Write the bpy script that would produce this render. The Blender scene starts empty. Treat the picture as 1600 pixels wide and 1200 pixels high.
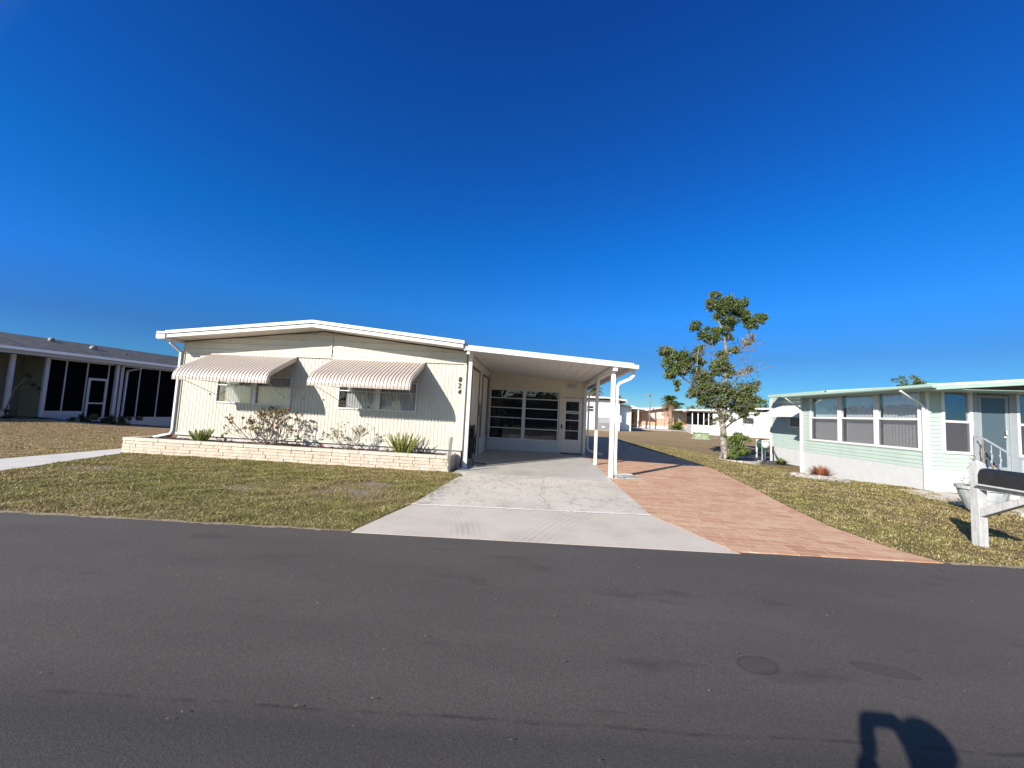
import bpy, math, random
import numpy as np
from mathutils import Vector, Matrix
rad = math.radians
SC = bpy.context.scene
COL = SC.collection

def math_(nt, op, a, b=None, c=None, clamp=False):
    m = nt.nodes.new("ShaderNodeMath")
    m.operation = op
    m.use_clamp = clamp
    for i, v in enumerate((a, b, c)):
        if v is None:
            continue
        if isinstance(v, (int, float)):
            m.inputs[i].default_value = v
        else:
            nt.links.new(v, m.inputs[i])
    return m.outputs[0]

# ---------------------------------------------------------------- camera, sky, sun, exposure
cam_d = bpy.data.cameras.new("camera")
cam_d.sensor_width = 36.0
cam_d.lens = 13.5
cam_d.clip_start = 0.01
cam_d.clip_end = 3000
cam = bpy.data.objects.new("camera", cam_d)
COL.objects.link(cam)
YAW, PITCH, ROLL = rad(3.831), rad(4.284), rad(2.862)
fw = Vector((-math.sin(YAW) * math.cos(PITCH), math.cos(YAW) * math.cos(PITCH), math.sin(PITCH)))
r0 = Vector((math.cos(YAW), math.sin(YAW), 0))
u0 = r0.cross(fw)
rr = r0 * math.cos(ROLL) + u0 * math.sin(ROLL)
uu = -r0 * math.sin(ROLL) + u0 * math.cos(ROLL)
M = Matrix((rr, uu, -fw)).transposed().to_4x4()
M.translation = Vector((0, 0, 1.5))
cam.matrix_world = M
SC.camera = cam

SUN_AZ, SUN_EL = rad(39 + 180), rad(27)      # where the sun stands (azimuth from +Y towards +X)
world = bpy.data.worlds.new("World")
SC.world = world
world.use_nodes = True
wn = world.node_tree
bg = wn.nodes["Background"]
sky = wn.nodes.new("ShaderNodeTexSky")
sky.sky_type = 'NISHITA'
sky.sun_disc = False
sky.sun_elevation = SUN_EL
sky.sun_rotation = SUN_AZ
sky.air_density = 1.0
sky.dust_density = 0.0
sky.ozone_density = 4.0
# the clear winter sky is deeper blue away from the sun: tint by elevation, fading out towards the sun
tcw = wn.nodes.new("ShaderNodeTexCoord")
sxyz = wn.nodes.new("ShaderNodeSeparateXYZ")
wn.links.new(tcw.outputs['Generated'], sxyz.inputs[0])
tint = wn.nodes.new("ShaderNodeValToRGB")
te = tint.color_ramp.elements
TN = [(0.0, (0.1982, 0.3257, 0.4106)), (0.075, (0.1062, 0.262, 0.4106)), (0.14, (0.0956, 0.2372, 0.4036)), (0.237, (0.0708, 0.3292, 0.623)), (0.386, (0.0319, 0.3328, 0.6868)), (0.513, (0.0354, 0.2903, 0.6726)), (0.658, (0.0354, 0.2549, 0.6301)), (0.752, (0.0354, 0.2301, 0.616))]
te[0].position, te[0].color = 0.0, (*TN[0][1], 1)
te[1].position, te[1].color = .752, (*TN[-1][1], 1)
for p_, c_ in TN[1:-1]:
    k_ = te.new(p_)
    k_.color = (*c_, 1)
wn.links.new(sxyz.outputs[2], tint.inputs[0])
dotn = wn.nodes.new("ShaderNodeVectorMath")
dotn.operation = 'DOT_PRODUCT'
wn.links.new(tcw.outputs['Generated'], dotn.inputs[0])
dotn.inputs[1].default_value = (math.sin(SUN_AZ) * math.cos(SUN_EL), math.cos(SUN_AZ) * math.cos(SUN_EL), math.sin(SUN_EL))
mr_ = wn.nodes.new("ShaderNodeMapRange")
mr_.inputs[1].default_value, mr_.inputs[2].default_value = 0.33, 0.75
mr_.inputs[3].default_value, mr_.inputs[4].default_value = 0.0, 1.0
wn.links.new(dotn.outputs['Value'], mr_.inputs[0])
tm = wn.nodes.new("ShaderNodeMix")
tm.data_type = 'RGBA'
wn.links.new(mr_.outputs[0], tm.inputs[0])
wn.links.new(tint.outputs[0], tm.inputs[6])
tm.inputs[7].default_value = (.95, .90, .78, 1)
mu = wn.nodes.new("ShaderNodeMix")
mu.data_type = 'RGBA'
mu.blend_type = 'MULTIPLY'
mu.inputs[0].default_value = 1
wn.links.new(sky.outputs[0], mu.inputs[6])
wn.links.new(tm.outputs[2], mu.inputs[7])
mr2 = wn.nodes.new("ShaderNodeMapRange")
mr2.inputs[1].default_value, mr2.inputs[2].default_value = -0.15, 0.25
wn.links.new(dotn.outputs['Value'], mr2.inputs[0])
mv = wn.nodes.new("ShaderNodeMix")
mv.data_type = 'RGBA'
mv.blend_type = 'MULTIPLY'
lowz = wn.nodes.new("ShaderNodeMapRange")
lowz.inputs[1].default_value, lowz.inputs[2].default_value = 0.05, 0.40
lowz.inputs[3].default_value, lowz.inputs[4].default_value = 1.0, 0.0
wn.links.new(sxyz.outputs[2], lowz.inputs[0])
farsun = wn.nodes.new("ShaderNodeMapRange")
farsun.inputs[1].default_value, farsun.inputs[2].default_value = 0.30, 0.55
farsun.inputs[3].default_value, farsun.inputs[4].default_value = 1.0, 0.0
wn.links.new(dotn.outputs['Value'], farsun.inputs[0])
fm1 = math_(wn, 'MULTIPLY', mr2.outputs[0], lowz.outputs[0])
wn.links.new(math_(wn, 'MULTIPLY', fm1, farsun.outputs[0]), mv.inputs[0])
wn.links.new(mu.outputs[2], mv.inputs[6])
mv.inputs[7].default_value = (.85, .98, 1.28, 1)
wn.links.new(mv.outputs[2], bg.inputs[0])
bg.inputs[1].default_value = 0.12
sd = bpy.data.lights.new("sun", 'SUN')
sd.energy = 4.8
sd.angle = rad(0.5)
sd.color = (1.0, 0.93, 0.84)
sun = bpy.data.objects.new("sun", sd)
COL.objects.link(sun)
dv = Vector((math.sin(rad(39)) * math.cos(SUN_EL), math.cos(rad(39)) * math.cos(SUN_EL), -math.sin(SUN_EL)))
sun.rotation_euler = dv.to_track_quat('-Z', 'Y').to_euler()
sun.location = (-10, -12, 12)
SC.view_settings.view_transform = 'Standard'
SC.view_settings.look = 'None'
SC.view_settings.exposure = 1.0
SC.view_settings.gamma = 1

rng = random.Random(7)
nrng = np.random.default_rng(5)

# ---------------------------------------------------------------- materials
def nt_new(name):
    m = bpy.data.materials.new(name)
    m.use_nodes = True
    return m, m.node_tree, m.node_tree.nodes["Principled BSDF"]

def ramp(nt, fac, stops):
    r = nt.nodes.new("ShaderNodeValToRGB")
    e = r.color_ramp.elements
    e[0].position, e[0].color = stops[0][0], (*stops[0][1], 1)
    e[1].position, e[1].color = stops[1][0], (*stops[1][1], 1)
    for p, c in stops[2:]:
        k = e.new(p)
        k.color = (*c, 1)
    nt.links.new(fac, r.inputs[0])
    return r.outputs[0]

def coords(nt):
    t = nt.nodes.new("ShaderNodeTexCoord")
    return t.outputs['Object']

def noise(nt, vec, scale, detail=4, rough=0.6, dist=0.0):
    n = nt.nodes.new("ShaderNodeTexNoise")
    n.inputs['Scale'].default_value = scale
    n.inputs['Detail'].default_value = detail
    n.inputs['Roughness'].default_value = rough
    n.inputs['Distortion'].default_value = dist
    nt.links.new(vec, n.inputs['Vector'])
    return n.outputs[0]

def mapping(nt, vec, scale=(1, 1, 1), rot=(0, 0, 0), loc=(0, 0, 0)):
    m = nt.nodes.new("ShaderNodeMapping")
    m.inputs['Scale'].default_value = scale
    m.inputs['Rotation'].default_value = rot
    m.inputs['Location'].default_value = loc
    nt.links.new(vec, m.inputs[0])
    return m.outputs[0]

def mix(nt, fac, a, b, mode='MIX'):
    m = nt.nodes.new("ShaderNodeMix")
    m.data_type = 'RGBA'
    m.blend_type = mode
    for s, v in ((0, fac), (6, a), (7, b)):
        if isinstance(v, (int, float)):
            m.inputs[s].default_value = v
        elif isinstance(v, tuple):
            m.inputs[s].default_value = (*v, 1)
        else:
            nt.links.new(v, m.inputs[s])
    return m.outputs[2]

def bump(nt, bsdf, h, strength=0.3, dist=0.01):
    b = nt.nodes.new("ShaderNodeBump")
    b.inputs['Strength'].default_value = strength
    b.inputs['Distance'].default_value = dist
    nt.links.new(h, b.inputs['Height'])
    nt.links.new(b.outputs[0], bsdf.inputs['Normal'])

def vary(c, k):
    return tuple(max(0, min(1, x * k)) for x in c)

def paint(name, c, rough=0.45, dirt=0.12, scale=3.0, spec=0.4, streak=False, bstr=0.05):
    """painted / coated surface with faint uneven weathering"""
    m, nt, b = nt_new(name)
    v = coords(nt)
    vec = mapping(nt, v, (1, 1, 0.25)) if streak else v
    n = noise(nt, vec, scale, 6, 0.65)
    col = ramp(nt, n, [(0.3, vary(c, 1 - dirt * 1.4)), (0.62, c)])
    nt.links.new(col, b.inputs['Base Color'])
    b.inputs['Roughness'].default_value = rough
    b.inputs['Specular IOR Level'].default_value = spec
    n2 = noise(nt, v, 60, 3)
    bump(nt, b, n2, bstr, 0.003)
    return m

MT = {}
MT['white'] = paint("white_paint", (0.60, 0.60, 0.595), 0.35, 0.06, 2.5)
MT['white_roof'] = paint("white_roof", (0.60, 0.585, 0.55), 0.5, 0.08, 1.5)
MT['cream'] = paint("cream_siding", (0.50, 0.47, 0.395), 0.45, 0.07, 2.2, streak=True)
MT['cream_trim'] = paint("cream_trim", (0.51, 0.48, 0.405), 0.45, 0.06, 3)
MT['soffit'] = paint("cream_soffit", (0.62, 0.57, 0.50), 0.5, 0.05, 3)
MT['port_ceiling'] = paint("carport_ceiling", (0.70, 0.69, 0.66), 0.4, 0.06, 1.2)
MT['off_white_wall'] = paint("off_white_wall", (0.62, 0.60, 0.54), 0.5, 0.10, 3)
MT['room_wall'] = paint("room_wall", (0.60, 0.55, 0.45), 0.55, 0.07, 2)
MT['door_white'] = paint("door_white", (0.62, 0.57, 0.50), 0.5, 0.05, 3)
MT['awn_cream'] = paint("awning_cream", (0.49, 0.43, 0.38), 0.4, 0.06, 5)
MT['awn_tan'] = paint("awning_tan", (0.31, 0.255, 0.225), 0.45, 0.08, 5)
MT['mint'] = paint("mint_siding", (0.375, 0.455, 0.41), 0.45, 0.07, 3, streak=True)
MT['mint_trim'] = paint("mint_trim", (0.33, 0.45, 0.40), 0.45, 0.06, 3)
MT['found'] = paint("painted_block", (0.48, 0.485, 0.49), 0.7, 0.06, 4, streak=False, bstr=0.5)
MT['skirt'] = paint("pale_skirt", (0.44, 0.41, 0.39), 0.75, 0.16, 3.5, bstr=0.5)
MT['dark_metal'] = paint("dark_metal", (0.03, 0.03, 0.03), 0.4, 0.2, 6)
MT['number'] = paint("number_black", (0.015, 0.012, 0.012), 0.4, 0.2, 6)
MT['grey_metal'] = paint("grey_metal", (0.22, 0.22, 0.22), 0.45, 0.15, 5)
MT['alu'] = paint("aluminium", (0.5, 0.5, 0.5), 0.35, 0.1, 8)
MT['hose'] = paint("black_hose", (0.012, 0.012, 0.013), 0.4, 0.3, 6, spec=0.5)
MT['hose_green'] = paint("green_hose", (0.02, 0.08, 0.05), 0.4, 0.3, 6)
MT['brown_frame'] = paint("brown_frame", (0.13, 0.09, 0.06), 0.5, 0.2, 4)
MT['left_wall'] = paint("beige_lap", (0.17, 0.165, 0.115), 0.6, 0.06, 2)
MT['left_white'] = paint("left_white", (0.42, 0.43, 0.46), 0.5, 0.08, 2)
MT['far_white'] = paint("far_white", (0.60, 0.60, 0.60), 0.5, 0.06, 1)
MT['far_blue'] = paint("far_blue", (0.66, 0.74, 0.80), 0.5, 0.05, 1)
MT['util_green'] = paint("utility_green", (0.26, 0.36, 0.20), 0.6, 0.2, 4)
MT['pot'] = paint("white_pot", (0.42, 0.45, 0.46), 0.5, 0.25, 9)
MT['mail_black'] = paint("mailbox_black", (0.02, 0.022, 0.024), 0.4, 0.25, 12, bstr=0.2)
MT['skin'] = paint("skin", (0.45, 0.26, 0.18), 0.5, 0.05, 5)
MT['shirt'] = paint("shirt", (0.10, 0.14, 0.25), 0.8, 0.1, 9)
MT['trousers'] = paint("trousers", (0.05, 0.06, 0.08), 0.8, 0.1, 9)
MT['hair'] = paint("hair", (0.05, 0.03, 0.02), 0.6, 0.2, 30)
MT['rock'] = paint("pale_rock", (0.40, 0.36, 0.33), 0.8, 0.45, 9, bstr=0.6)
MT['curb_white'] = paint("curb_white", (0.38, 0.36, 0.33), 0.75, 0.3, 9, bstr=0.6)
MT['blind'] = paint("blind", (0.86, 0.86, 0.84), 0.7, 0.04, 3)
MT['curtain'] = paint('curtain', (0.62, 0.60, 0.55), 0.8, 0.06, 3)
MT['door_shade_grey'] = paint('door_shade_grey', (0.27, 0.30, 0.32), 0.5, 0.08, 3)  # white door surround greyed: shade of the recessed entry put into the colour
MT['blind_grey'] = paint("blind_grey", (0.46, 0.46, 0.47), 0.7, 0.05, 3)
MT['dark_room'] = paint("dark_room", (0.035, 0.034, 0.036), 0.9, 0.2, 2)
MT['wood'] = paint("grey_wood", (0.20, 0.15, 0.11), 0.8, 0.25, 9)
MT['mulch'] = None

def weathered_post():
    m, nt, b = nt_new("weathered_white_wood")
    v = mapping(nt, coords(nt), (1, 1, 0.15))
    n = noise(nt, v, 22, 8, 0.75)
    n2 = noise(nt, coords(nt), 6, 6, 0.7)
    c = ramp(nt, n, [(0.32, (0.27, 0.27, 0.265)), (0.55, (0.44, 0.445, 0.45))])
    c2 = mix(nt, ramp(nt, n2, [(0.35, (0.4, 0.4, 0.4)), (0.6, (0, 0, 0))]), c, (0.28, 0.285, 0.28))
    nt.links.new(c2, b.inputs['Base Color'])
    b.inputs['Roughness'].default_value = 0.75
    bump(nt, b, n, 0.4, 0.004)
    return m
MT['post_wood'] = weathered_post()

def two_tone(name, stops, scale, rough=0.8, bstr=0.5, bdist=0.01, detail=8, bscale=None):
    m, nt, b = nt_new(name)
    v = coords(nt)
    n = noise(nt, v, scale, detail, 0.7)
    nt.links.new(ramp(nt, n, stops), b.inputs['Base Color'])
    b.inputs['Roughness'].default_value = rough
    h = noise(nt, v, bscale or scale * 3, 6, 0.7)
    bump(nt, b, h, bstr, bdist)
    return m
MT['stone'] = two_tone("split_face_stone", [(0.3, (0.44, 0.345, 0.27)), (0.5, (0.50, 0.415, 0.335)), (0.7, (0.55, 0.475, 0.395))], 5, 0.85, 0.9, 0.03, bscale=18)
MT['stone_cap'] = two_tone("stone_cap", [(0.3, (0.42, 0.35, 0.28)), (0.6, (0.53, 0.475, 0.40))], 6, 0.85, 0.7, 0.02, bscale=22)
MT['mortar'] = two_tone("mortar", [(0.3, (0.24, 0.18, 0.14)), (0.6, (0.33, 0.26, 0.20))], 12)
MT['mulch'] = two_tone("mulch", [(0.35, (0.016, 0.010, 0.009)), (0.52, (0.06, 0.032, 0.026)), (0.7, (0.16, 0.09, 0.07))], 28, 0.95, 1.0, 0.05)
MT['brick_far'] = two_tone("salmon_brick", [(0.3, (0.42, 0.22, 0.15)), (0.6, (0.56, 0.32, 0.22))], 3)
MT['bark'] = two_tone("pale_bark", [(0.35, (0.09, 0.075, 0.06)), (0.5, (0.20, 0.175, 0.15)), (0.66, (0.38, 0.35, 0.31))], 7, 0.9, 0.9, 0.03)
MT['limb_bark'] = two_tone('limb_bark', [(0.35, (0.06, 0.05, 0.042)), (0.5, (0.15, 0.13, 0.11)), (0.66, (0.30, 0.27, 0.235))], 7, 0.9, 0.9, 0.03)
MT['palm_bark'] = two_tone("palm_bark", [(0.35, (0.10, 0.07, 0.05)), (0.6, (0.30, 0.23, 0.18))], 5, 0.9, 0.9, 0.05)
MT['twig'] = two_tone("twig_bark", [(0.35, (0.10, 0.078, 0.06)), (0.6, (0.24, 0.19, 0.15))], 30, 0.9, 0.6, 0.01)
MT['shell_path'] = two_tone("crushed_shell", [(0.35, (0.30, 0.24, 0.20)), (0.5, (0.55, 0.48, 0.42)), (0.65, (0.70, 0.64, 0.58))], 16, 0.9, 0.9, 0.02)

def shingle():
    m, nt, b = nt_new("grey_shingles")
    v = coords(nt)
    br = nt.nodes.new("ShaderNodeTexBrick")
    nt.links.new(mapping(nt, v, (1, 1, 1)), br.inputs[0])
    br.inputs['Color1'].default_value = (0.028, 0.032, 0.04, 1)
    br.inputs['Color2'].default_value = (0.085, 0.09, 0.10, 1)
    br.inputs['Mortar'].default_value = (0.02, 0.024, 0.03, 1)
    br.inputs['Scale'].default_value = 1
    br.inputs['Brick Width'].default_value = 0.34
    br.inputs['Row Height'].default_value = 0.15
    br.inputs['Mortar Size'].default_value = 0.008
    n = noise(nt, v, 14, 5)
    c = mix(nt, 0.6, br.outputs[0], ramp(nt, n, [(0.3, (0.3, 0.3, 0.3)), (0.7, (1, 1, 1))]), 'MULTIPLY')
    nt.links.new(c, b.inputs['Base Color'])
    b.inputs['Roughness'].default_value = 0.9
    bump(nt, b, br.outputs[1], 0.6, -0.01)
    return m
MT['shingle'] = shingle()

def asphalt():
    m, nt, b = nt_new("asphalt")
    v = coords(nt)
    big = noise(nt, mapping(nt, v, (0.35, 1.1, 1)), 0.8, 5, 0.6)
    c = ramp(nt, big, [(0.3, (0.057, 0.0500, 0.0465)), (0.5, (0.068, 0.060, 0.0555)), (0.72, (0.082, 0.073, 0.0675))])
    fine = noise(nt, v, 170, 3, 0.7)
    c = mix(nt, 0.75, c, ramp(nt, fine, [(0.36, (0.50, 0.50, 0.50)), (0.5, (0.98, 0.97, 0.95)), (0.68, (1.7, 1.66, 1.6))]), 'MULTIPLY')
    vor = nt.nodes.new("ShaderNodeTexVoronoi")
    vor.inputs['Scale'].default_value = 70
    nt.links.new(v, vor.inputs['Vector'])
    ag = math_(nt, 'LESS_THAN', vor.outputs['Distance'], 0.12)
    pick = nt.nodes.new("ShaderNodeSeparateColor")
    nt.links.new(vor.outputs['Color'], pick.inputs[0])
    ag = math_(nt, 'MULTIPLY', ag, math_(nt, 'GREATER_THAN', pick.outputs[0], 0.93))
    c = mix(nt, ag, c, (0.24, 0.22, 0.20))
    sep = nt.nodes.new("ShaderNodeSeparateXYZ")
    nt.links.new(v, sep.inputs[0])
    x, y = sep.outputs[0], sep.outputs[1]
    wob = math_(nt, 'MULTIPLY', math_(nt, 'SUBTRACT', noise(nt, v, 1.6, 6), 0.5), 0.16)
    # longitudinal paving joint, and the darker lane left of it
    line = math_(nt, 'SUBTRACT', math_(nt, 'SUBTRACT', y, math_(nt, 'MULTIPLY', x, 0.048)), 1.985)
    line = math_(nt, 'ADD', line, math_(nt, 'MULTIPLY', wob, 0.45))
    crack = math_(nt, 'SUBTRACT', 1, math_(nt, 'MULTIPLY', math_(nt, 'ABSOLUTE', line), 55), clamp=True)
    crack = math_(nt, 'MULTIPLY', crack, ramp(nt, noise(nt, v, 5, 5), [(0.38, (0, 0, 0)), (0.6, (1, 1, 1))]))
    c = mix(nt, math_(nt, 'MULTIPLY', crack, 0.7), c, (0.012, 0.011, 0.011))
    grey_falloff = math_(nt, 'MULTIPLY', math_(nt, 'MULTIPLY', line, -9.0), 1.0, clamp=True)
    c = mix(nt, math_(nt, 'MULTIPLY', grey_falloff, 0.9), c, mix(nt, 1.0, c, (0.72, 0.76, 0.77), 'MULTIPLY'))  # near lane: greyer paving, with view-angle falloff also put into its colour
    lane = math_(nt, 'SUBTRACT', 1, math_(nt, 'MULTIPLY', math_(nt, 'ABSOLUTE', math_(nt, 'ADD', line, 0.12)), 2.2), clamp=True)
    c = mix(nt, math_(nt, 'MULTIPLY', lane, 0.32), c, (0.022, 0.021, 0.021))
    dk = noise(nt, mapping(nt, v, (0.5, 1.6, 1), loc=(3, 1, 0)), 1.9, 4)
    c = mix(nt, ramp(nt, dk, [(0.60, (0, 0, 0)), (0.72, (0.45, 0.45, 0.45))]), c, (0.022, 0.019, 0.018))
    # worn outlines of two sealed core patches
    for (cx, cy, a, bb, rot) in ((1.45, 2.62, 0.125, 0.085, 0.3), (2.25, 2.68, 0.17, 0.06, -0.25)):
        dx = math_(nt, 'SUBTRACT', x, cx)
        dy = math_(nt, 'SUBTRACT', y, cy)
        ca, sa = math.cos(rot), math.sin(rot)
        ex = math_(nt, 'DIVIDE', math_(nt, 'ADD', math_(nt, 'MULTIPLY', dx, ca), math_(nt, 'MULTIPLY', dy, sa)), a)
        ey = math_(nt, 'DIVIDE', math_(nt, 'SUBTRACT', math_(nt, 'MULTIPLY', dy, ca), math_(nt, 'MULTIPLY', dx, sa)), bb)
        rr_ = math_(nt, 'SQRT', math_(nt, 'ADD', math_(nt, 'MULTIPLY', ex, ex), math_(nt, 'MULTIPLY', ey, ey)))
        rr_ = math_(nt, 'ADD', rr_, wob)
        ring = math_(nt, 'SUBTRACT', 1, math_(nt, 'MULTIPLY', math_(nt, 'ABSOLUTE', math_(nt, 'SUBTRACT', rr_, 1)), 7), clamp=True)
        c = mix(nt, math_(nt, 'MULTIPLY', ring, 0.45), c, (0.016, 0.015, 0.014))
        ins = math_(nt, 'LESS_THAN', rr_, 1.0)
        c = mix(nt, math_(nt, 'MULTIPLY', ins, 0.25), c, (0.022, 0.02, 0.019))
    nt.links.new(c, b.inputs['Base Color'])
    b.inputs['Roughness'].default_value = 0.82
    b.inputs['Specular IOR Level'].default_value = 0.35
    h = math_(nt, 'ADD', fine, math_(nt, 'MULTIPLY', noise(nt, v, 60, 3), 0.8))
    bump(nt, b, h, 0.55, 0.005)
    return m
MT['asphalt'] = asphalt()
MT['thatch'] = two_tone('thatch_sand', [(0.35, (0.13, 0.10, 0.065)), (0.5, (0.27, 0.22, 0.15)), (0.66, (0.42, 0.35, 0.25))], 40, 0.95, 0.9, 0.02)

def concrete(name, lo, mid, hi, kind):
    m, nt, b = nt_new(name)
    v = coords(nt)
    big = noise(nt, v, 0.9, 6, 0.65)
    c = ramp(nt, big, [(0.3, lo), (0.5, mid), (0.7, hi)])
    fine = noise(nt, v, 90, 4, 0.7)
    c = mix(nt, 0.35, c, ramp(nt, fine, [(0.35, (0.6, 0.6, 0.6)), (0.6, (1.15, 1.15, 1.15))]), 'MULTIPLY')
    sep = nt.nodes.new("ShaderNodeSeparateXYZ")
    nt.links.new(v, sep.inputs[0])
    x, y = sep.outputs[0], sep.outputs[1]
    if kind == 'slab':
        sc = noise(nt, mapping(nt, v, (1.6, 0.9, 1), rot=(0, 0, 0.5)), 5.0, 8, 0.75, 1.2)
        msk = ramp(nt, noise(nt, v, 0.8, 3), [(0.34, (0.35, 0.35, 0.35)), (0.6, (1, 1, 1))])
        f = math_(nt, 'MULTIPLY', ramp(nt, sc, [(0.52, (0, 0, 0)), (0.60, (0.62, 0.62, 0.62))]), msk)
        c = mix(nt, f, c, (0.17, 0.16, 0.15))
        edge = math_(nt, 'SUBTRACT', 1, math_(nt, 'MULTIPLY', math_(nt, 'ABSOLUTE', math_(nt, 'ADD', x, 1.75)), 3.0), clamp=True)
        f2 = math_(nt, 'MULTIPLY', edge, ramp(nt, noise(nt, v, 9, 6), [(0.46, (0, 0, 0)), (0.6, (0.8, 0.8, 0.8))]))
        c = mix(nt, f2, c, (0.10, 0.09, 0.08))
        # the long crack
        w = math_(nt, 'MULTIPLY', math_(nt, 'SUBTRACT', noise(nt, mapping(nt, v, (0.0, 1, 1)), 1.3, 7, 0.7), 0.5), 0.7)
        cx = math_(nt, 'ADD', math_(nt, 'SUBTRACT', x, 0.20), w)
        cr = math_(nt, 'SUBTRACT', 1, math_(nt, 'MULTIPLY', math_(nt, 'ABSOLUTE', cx), 75), clamp=True)
        c = mix(nt, math_(nt, 'MULTIPLY', cr, 0.8), c, (0.06, 0.055, 0.05))
    if kind == 'apron':
        # curved tyre tracks crossing the apron
        for (cx, cy, r0_, wid, lo_, st) in ((-6.2, 3.6, 5.55, 0.30, 30, 0.22), (7.0, 2.2, 7.4, 0.5, 24, 0.20), (-3.4, 4.0, 4.6, 0.34, 34, 0.24), (-2.0, 3.6, 4.0, 0.25, 36, 0.16)):
            dx = math_(nt, 'SUBTRACT', x, cx)
            dy = math_(nt, 'SUBTRACT', y, cy)
            r_ = math_(nt, 'SQRT', math_(nt, 'ADD', math_(nt, 'MULTIPLY', dx, dx), math_(nt, 'MULTIPLY', dy, dy)))
            q = math_(nt, 'SUBTRACT', r_, r0_)
            band = math_(nt, 'SUBTRACT', 1, math_(nt, 'DIVIDE', math_(nt, 'ABSOLUTE', q), wid), clamp=True)
            wv = math_(nt, 'ADD', math_(nt, 'MULTIPLY', math_(nt, 'SINE', math_(nt, 'MULTIPLY', q, lo_ * 3.0)), 0.5), 0.5)
            f = math_(nt, 'MULTIPLY', math_(nt, 'MULTIPLY', band, wv), ramp(nt, noise(nt, v, 2.0, 5), [(0.35, (0, 0, 0)), (0.6, (st * 1.9,) * 3)]))
            c = mix(nt, f, c, (0.22, 0.20, 0.18))
    if kind == 'floor':
        sm = noise(nt, v, 1.6, 6, 0.6)
        c = mix(nt, ramp(nt, sm, [(0.5, (0, 0, 0)), (0.66, (0.35, 0.35, 0.35))]), c, (0.30, 0.26, 0.21))
    nt.links.new(c, b.inputs['Base Color'])
    b.inputs['Roughness'].default_value = 0.55 if kind == 'floor' else 0.85
    bump(nt, b, fine, 0.35, 0.003)
    return m
MT['apron'] = concrete("concrete_apron", (0.390, 0.346, 0.294), (0.460, 0.414, 0.354), (0.500, 0.453, 0.391), 'apron')
MT['slab'] = concrete("concrete_slab", (0.400, 0.366, 0.313), (0.490, 0.449, 0.382), (0.540, 0.497, 0.423), 'slab')
MT['pfloor'] = concrete("carport_floor", (0.360, 0.341, 0.313), (0.420, 0.400, 0.359), (0.460, 0.439, 0.396), 'floor')
MT['walk'] = concrete("concrete_walk", (0.42, 0.40, 0.375), (0.48, 0.46, 0.43), (0.52, 0.50, 0.47), 'plain')
MT['joint'] = two_tone("joint_caulk", [(0.4, (0.60, 0.58, 0.54)), (0.6, (0.74, 0.72, 0.68))], 12)

def pavers():
    m, nt, b = nt_new("brick_pavers")
    v = coords(nt)
    vr = mapping(nt, v, (1, 1, 1), rot=(0, 0, rad(2)))
    br = nt.nodes.new("ShaderNodeTexBrick")
    nt.links.new(vr, br.inputs[0])
    br.offset = 0.37
    br.offset_frequency = 2
    br.squash = 1.45
    br.squash_frequency = 3
    br.inputs['Color1'].default_value = (0.0, 0.0, 0.0, 1)
    br.inputs['Color2'].default_value = (1, 1, 1, 1)
    br.inputs['Mortar'].default_value = (0.5, 0.5, 0.5, 1)
    br.inputs['Scale'].default_value = 1
    br.inputs['Brick Width'].default_value = 0.27
    br.inputs['Row Height'].default_value = 0.14
    br.inputs['Mortar Size'].default_value = 0.006
    br.inputs['Mortar Smooth'].default_value = 0.3
    c = ramp(nt, br.outputs[0], [(0.0, (0.360, 0.183, 0.104)), (0.35, (0.425, 0.235, 0.137)), (0.7, (0.455, 0.268, 0.162)), (1.0, (0.485, 0.324, 0.199))])
    n = noise(nt, v, 7, 7, 0.7)
    c = mix(nt, 0.55, c, ramp(nt, n, [(0.3, (0.68, 0.66, 0.64)), (0.65, (1.12, 1.12, 1.12))]), 'MULTIPLY')
    c = mix(nt, ramp(nt, noise(nt, v, 0.8, 4), [(0.45, (0, 0, 0)), (0.7, (0.35, 0.35, 0.35))]), c, (0.46, 0.29, 0.18))
    mort = br.outputs[1]
    c = mix(nt, mort, c, (0.56, 0.41, 0.30))
    nt.links.new(c, b.inputs['Base Color'])
    b.inputs['Roughness'].default_value = 0.85
    h = math_(nt, 'SUBTRACT', math_(nt, 'MULTIPLY', noise(nt, v, 60, 4), 0.35), mort)
    bump(nt, b, h, 0.6, 0.006)
    return m
MT['pavers'] = pavers()

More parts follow.
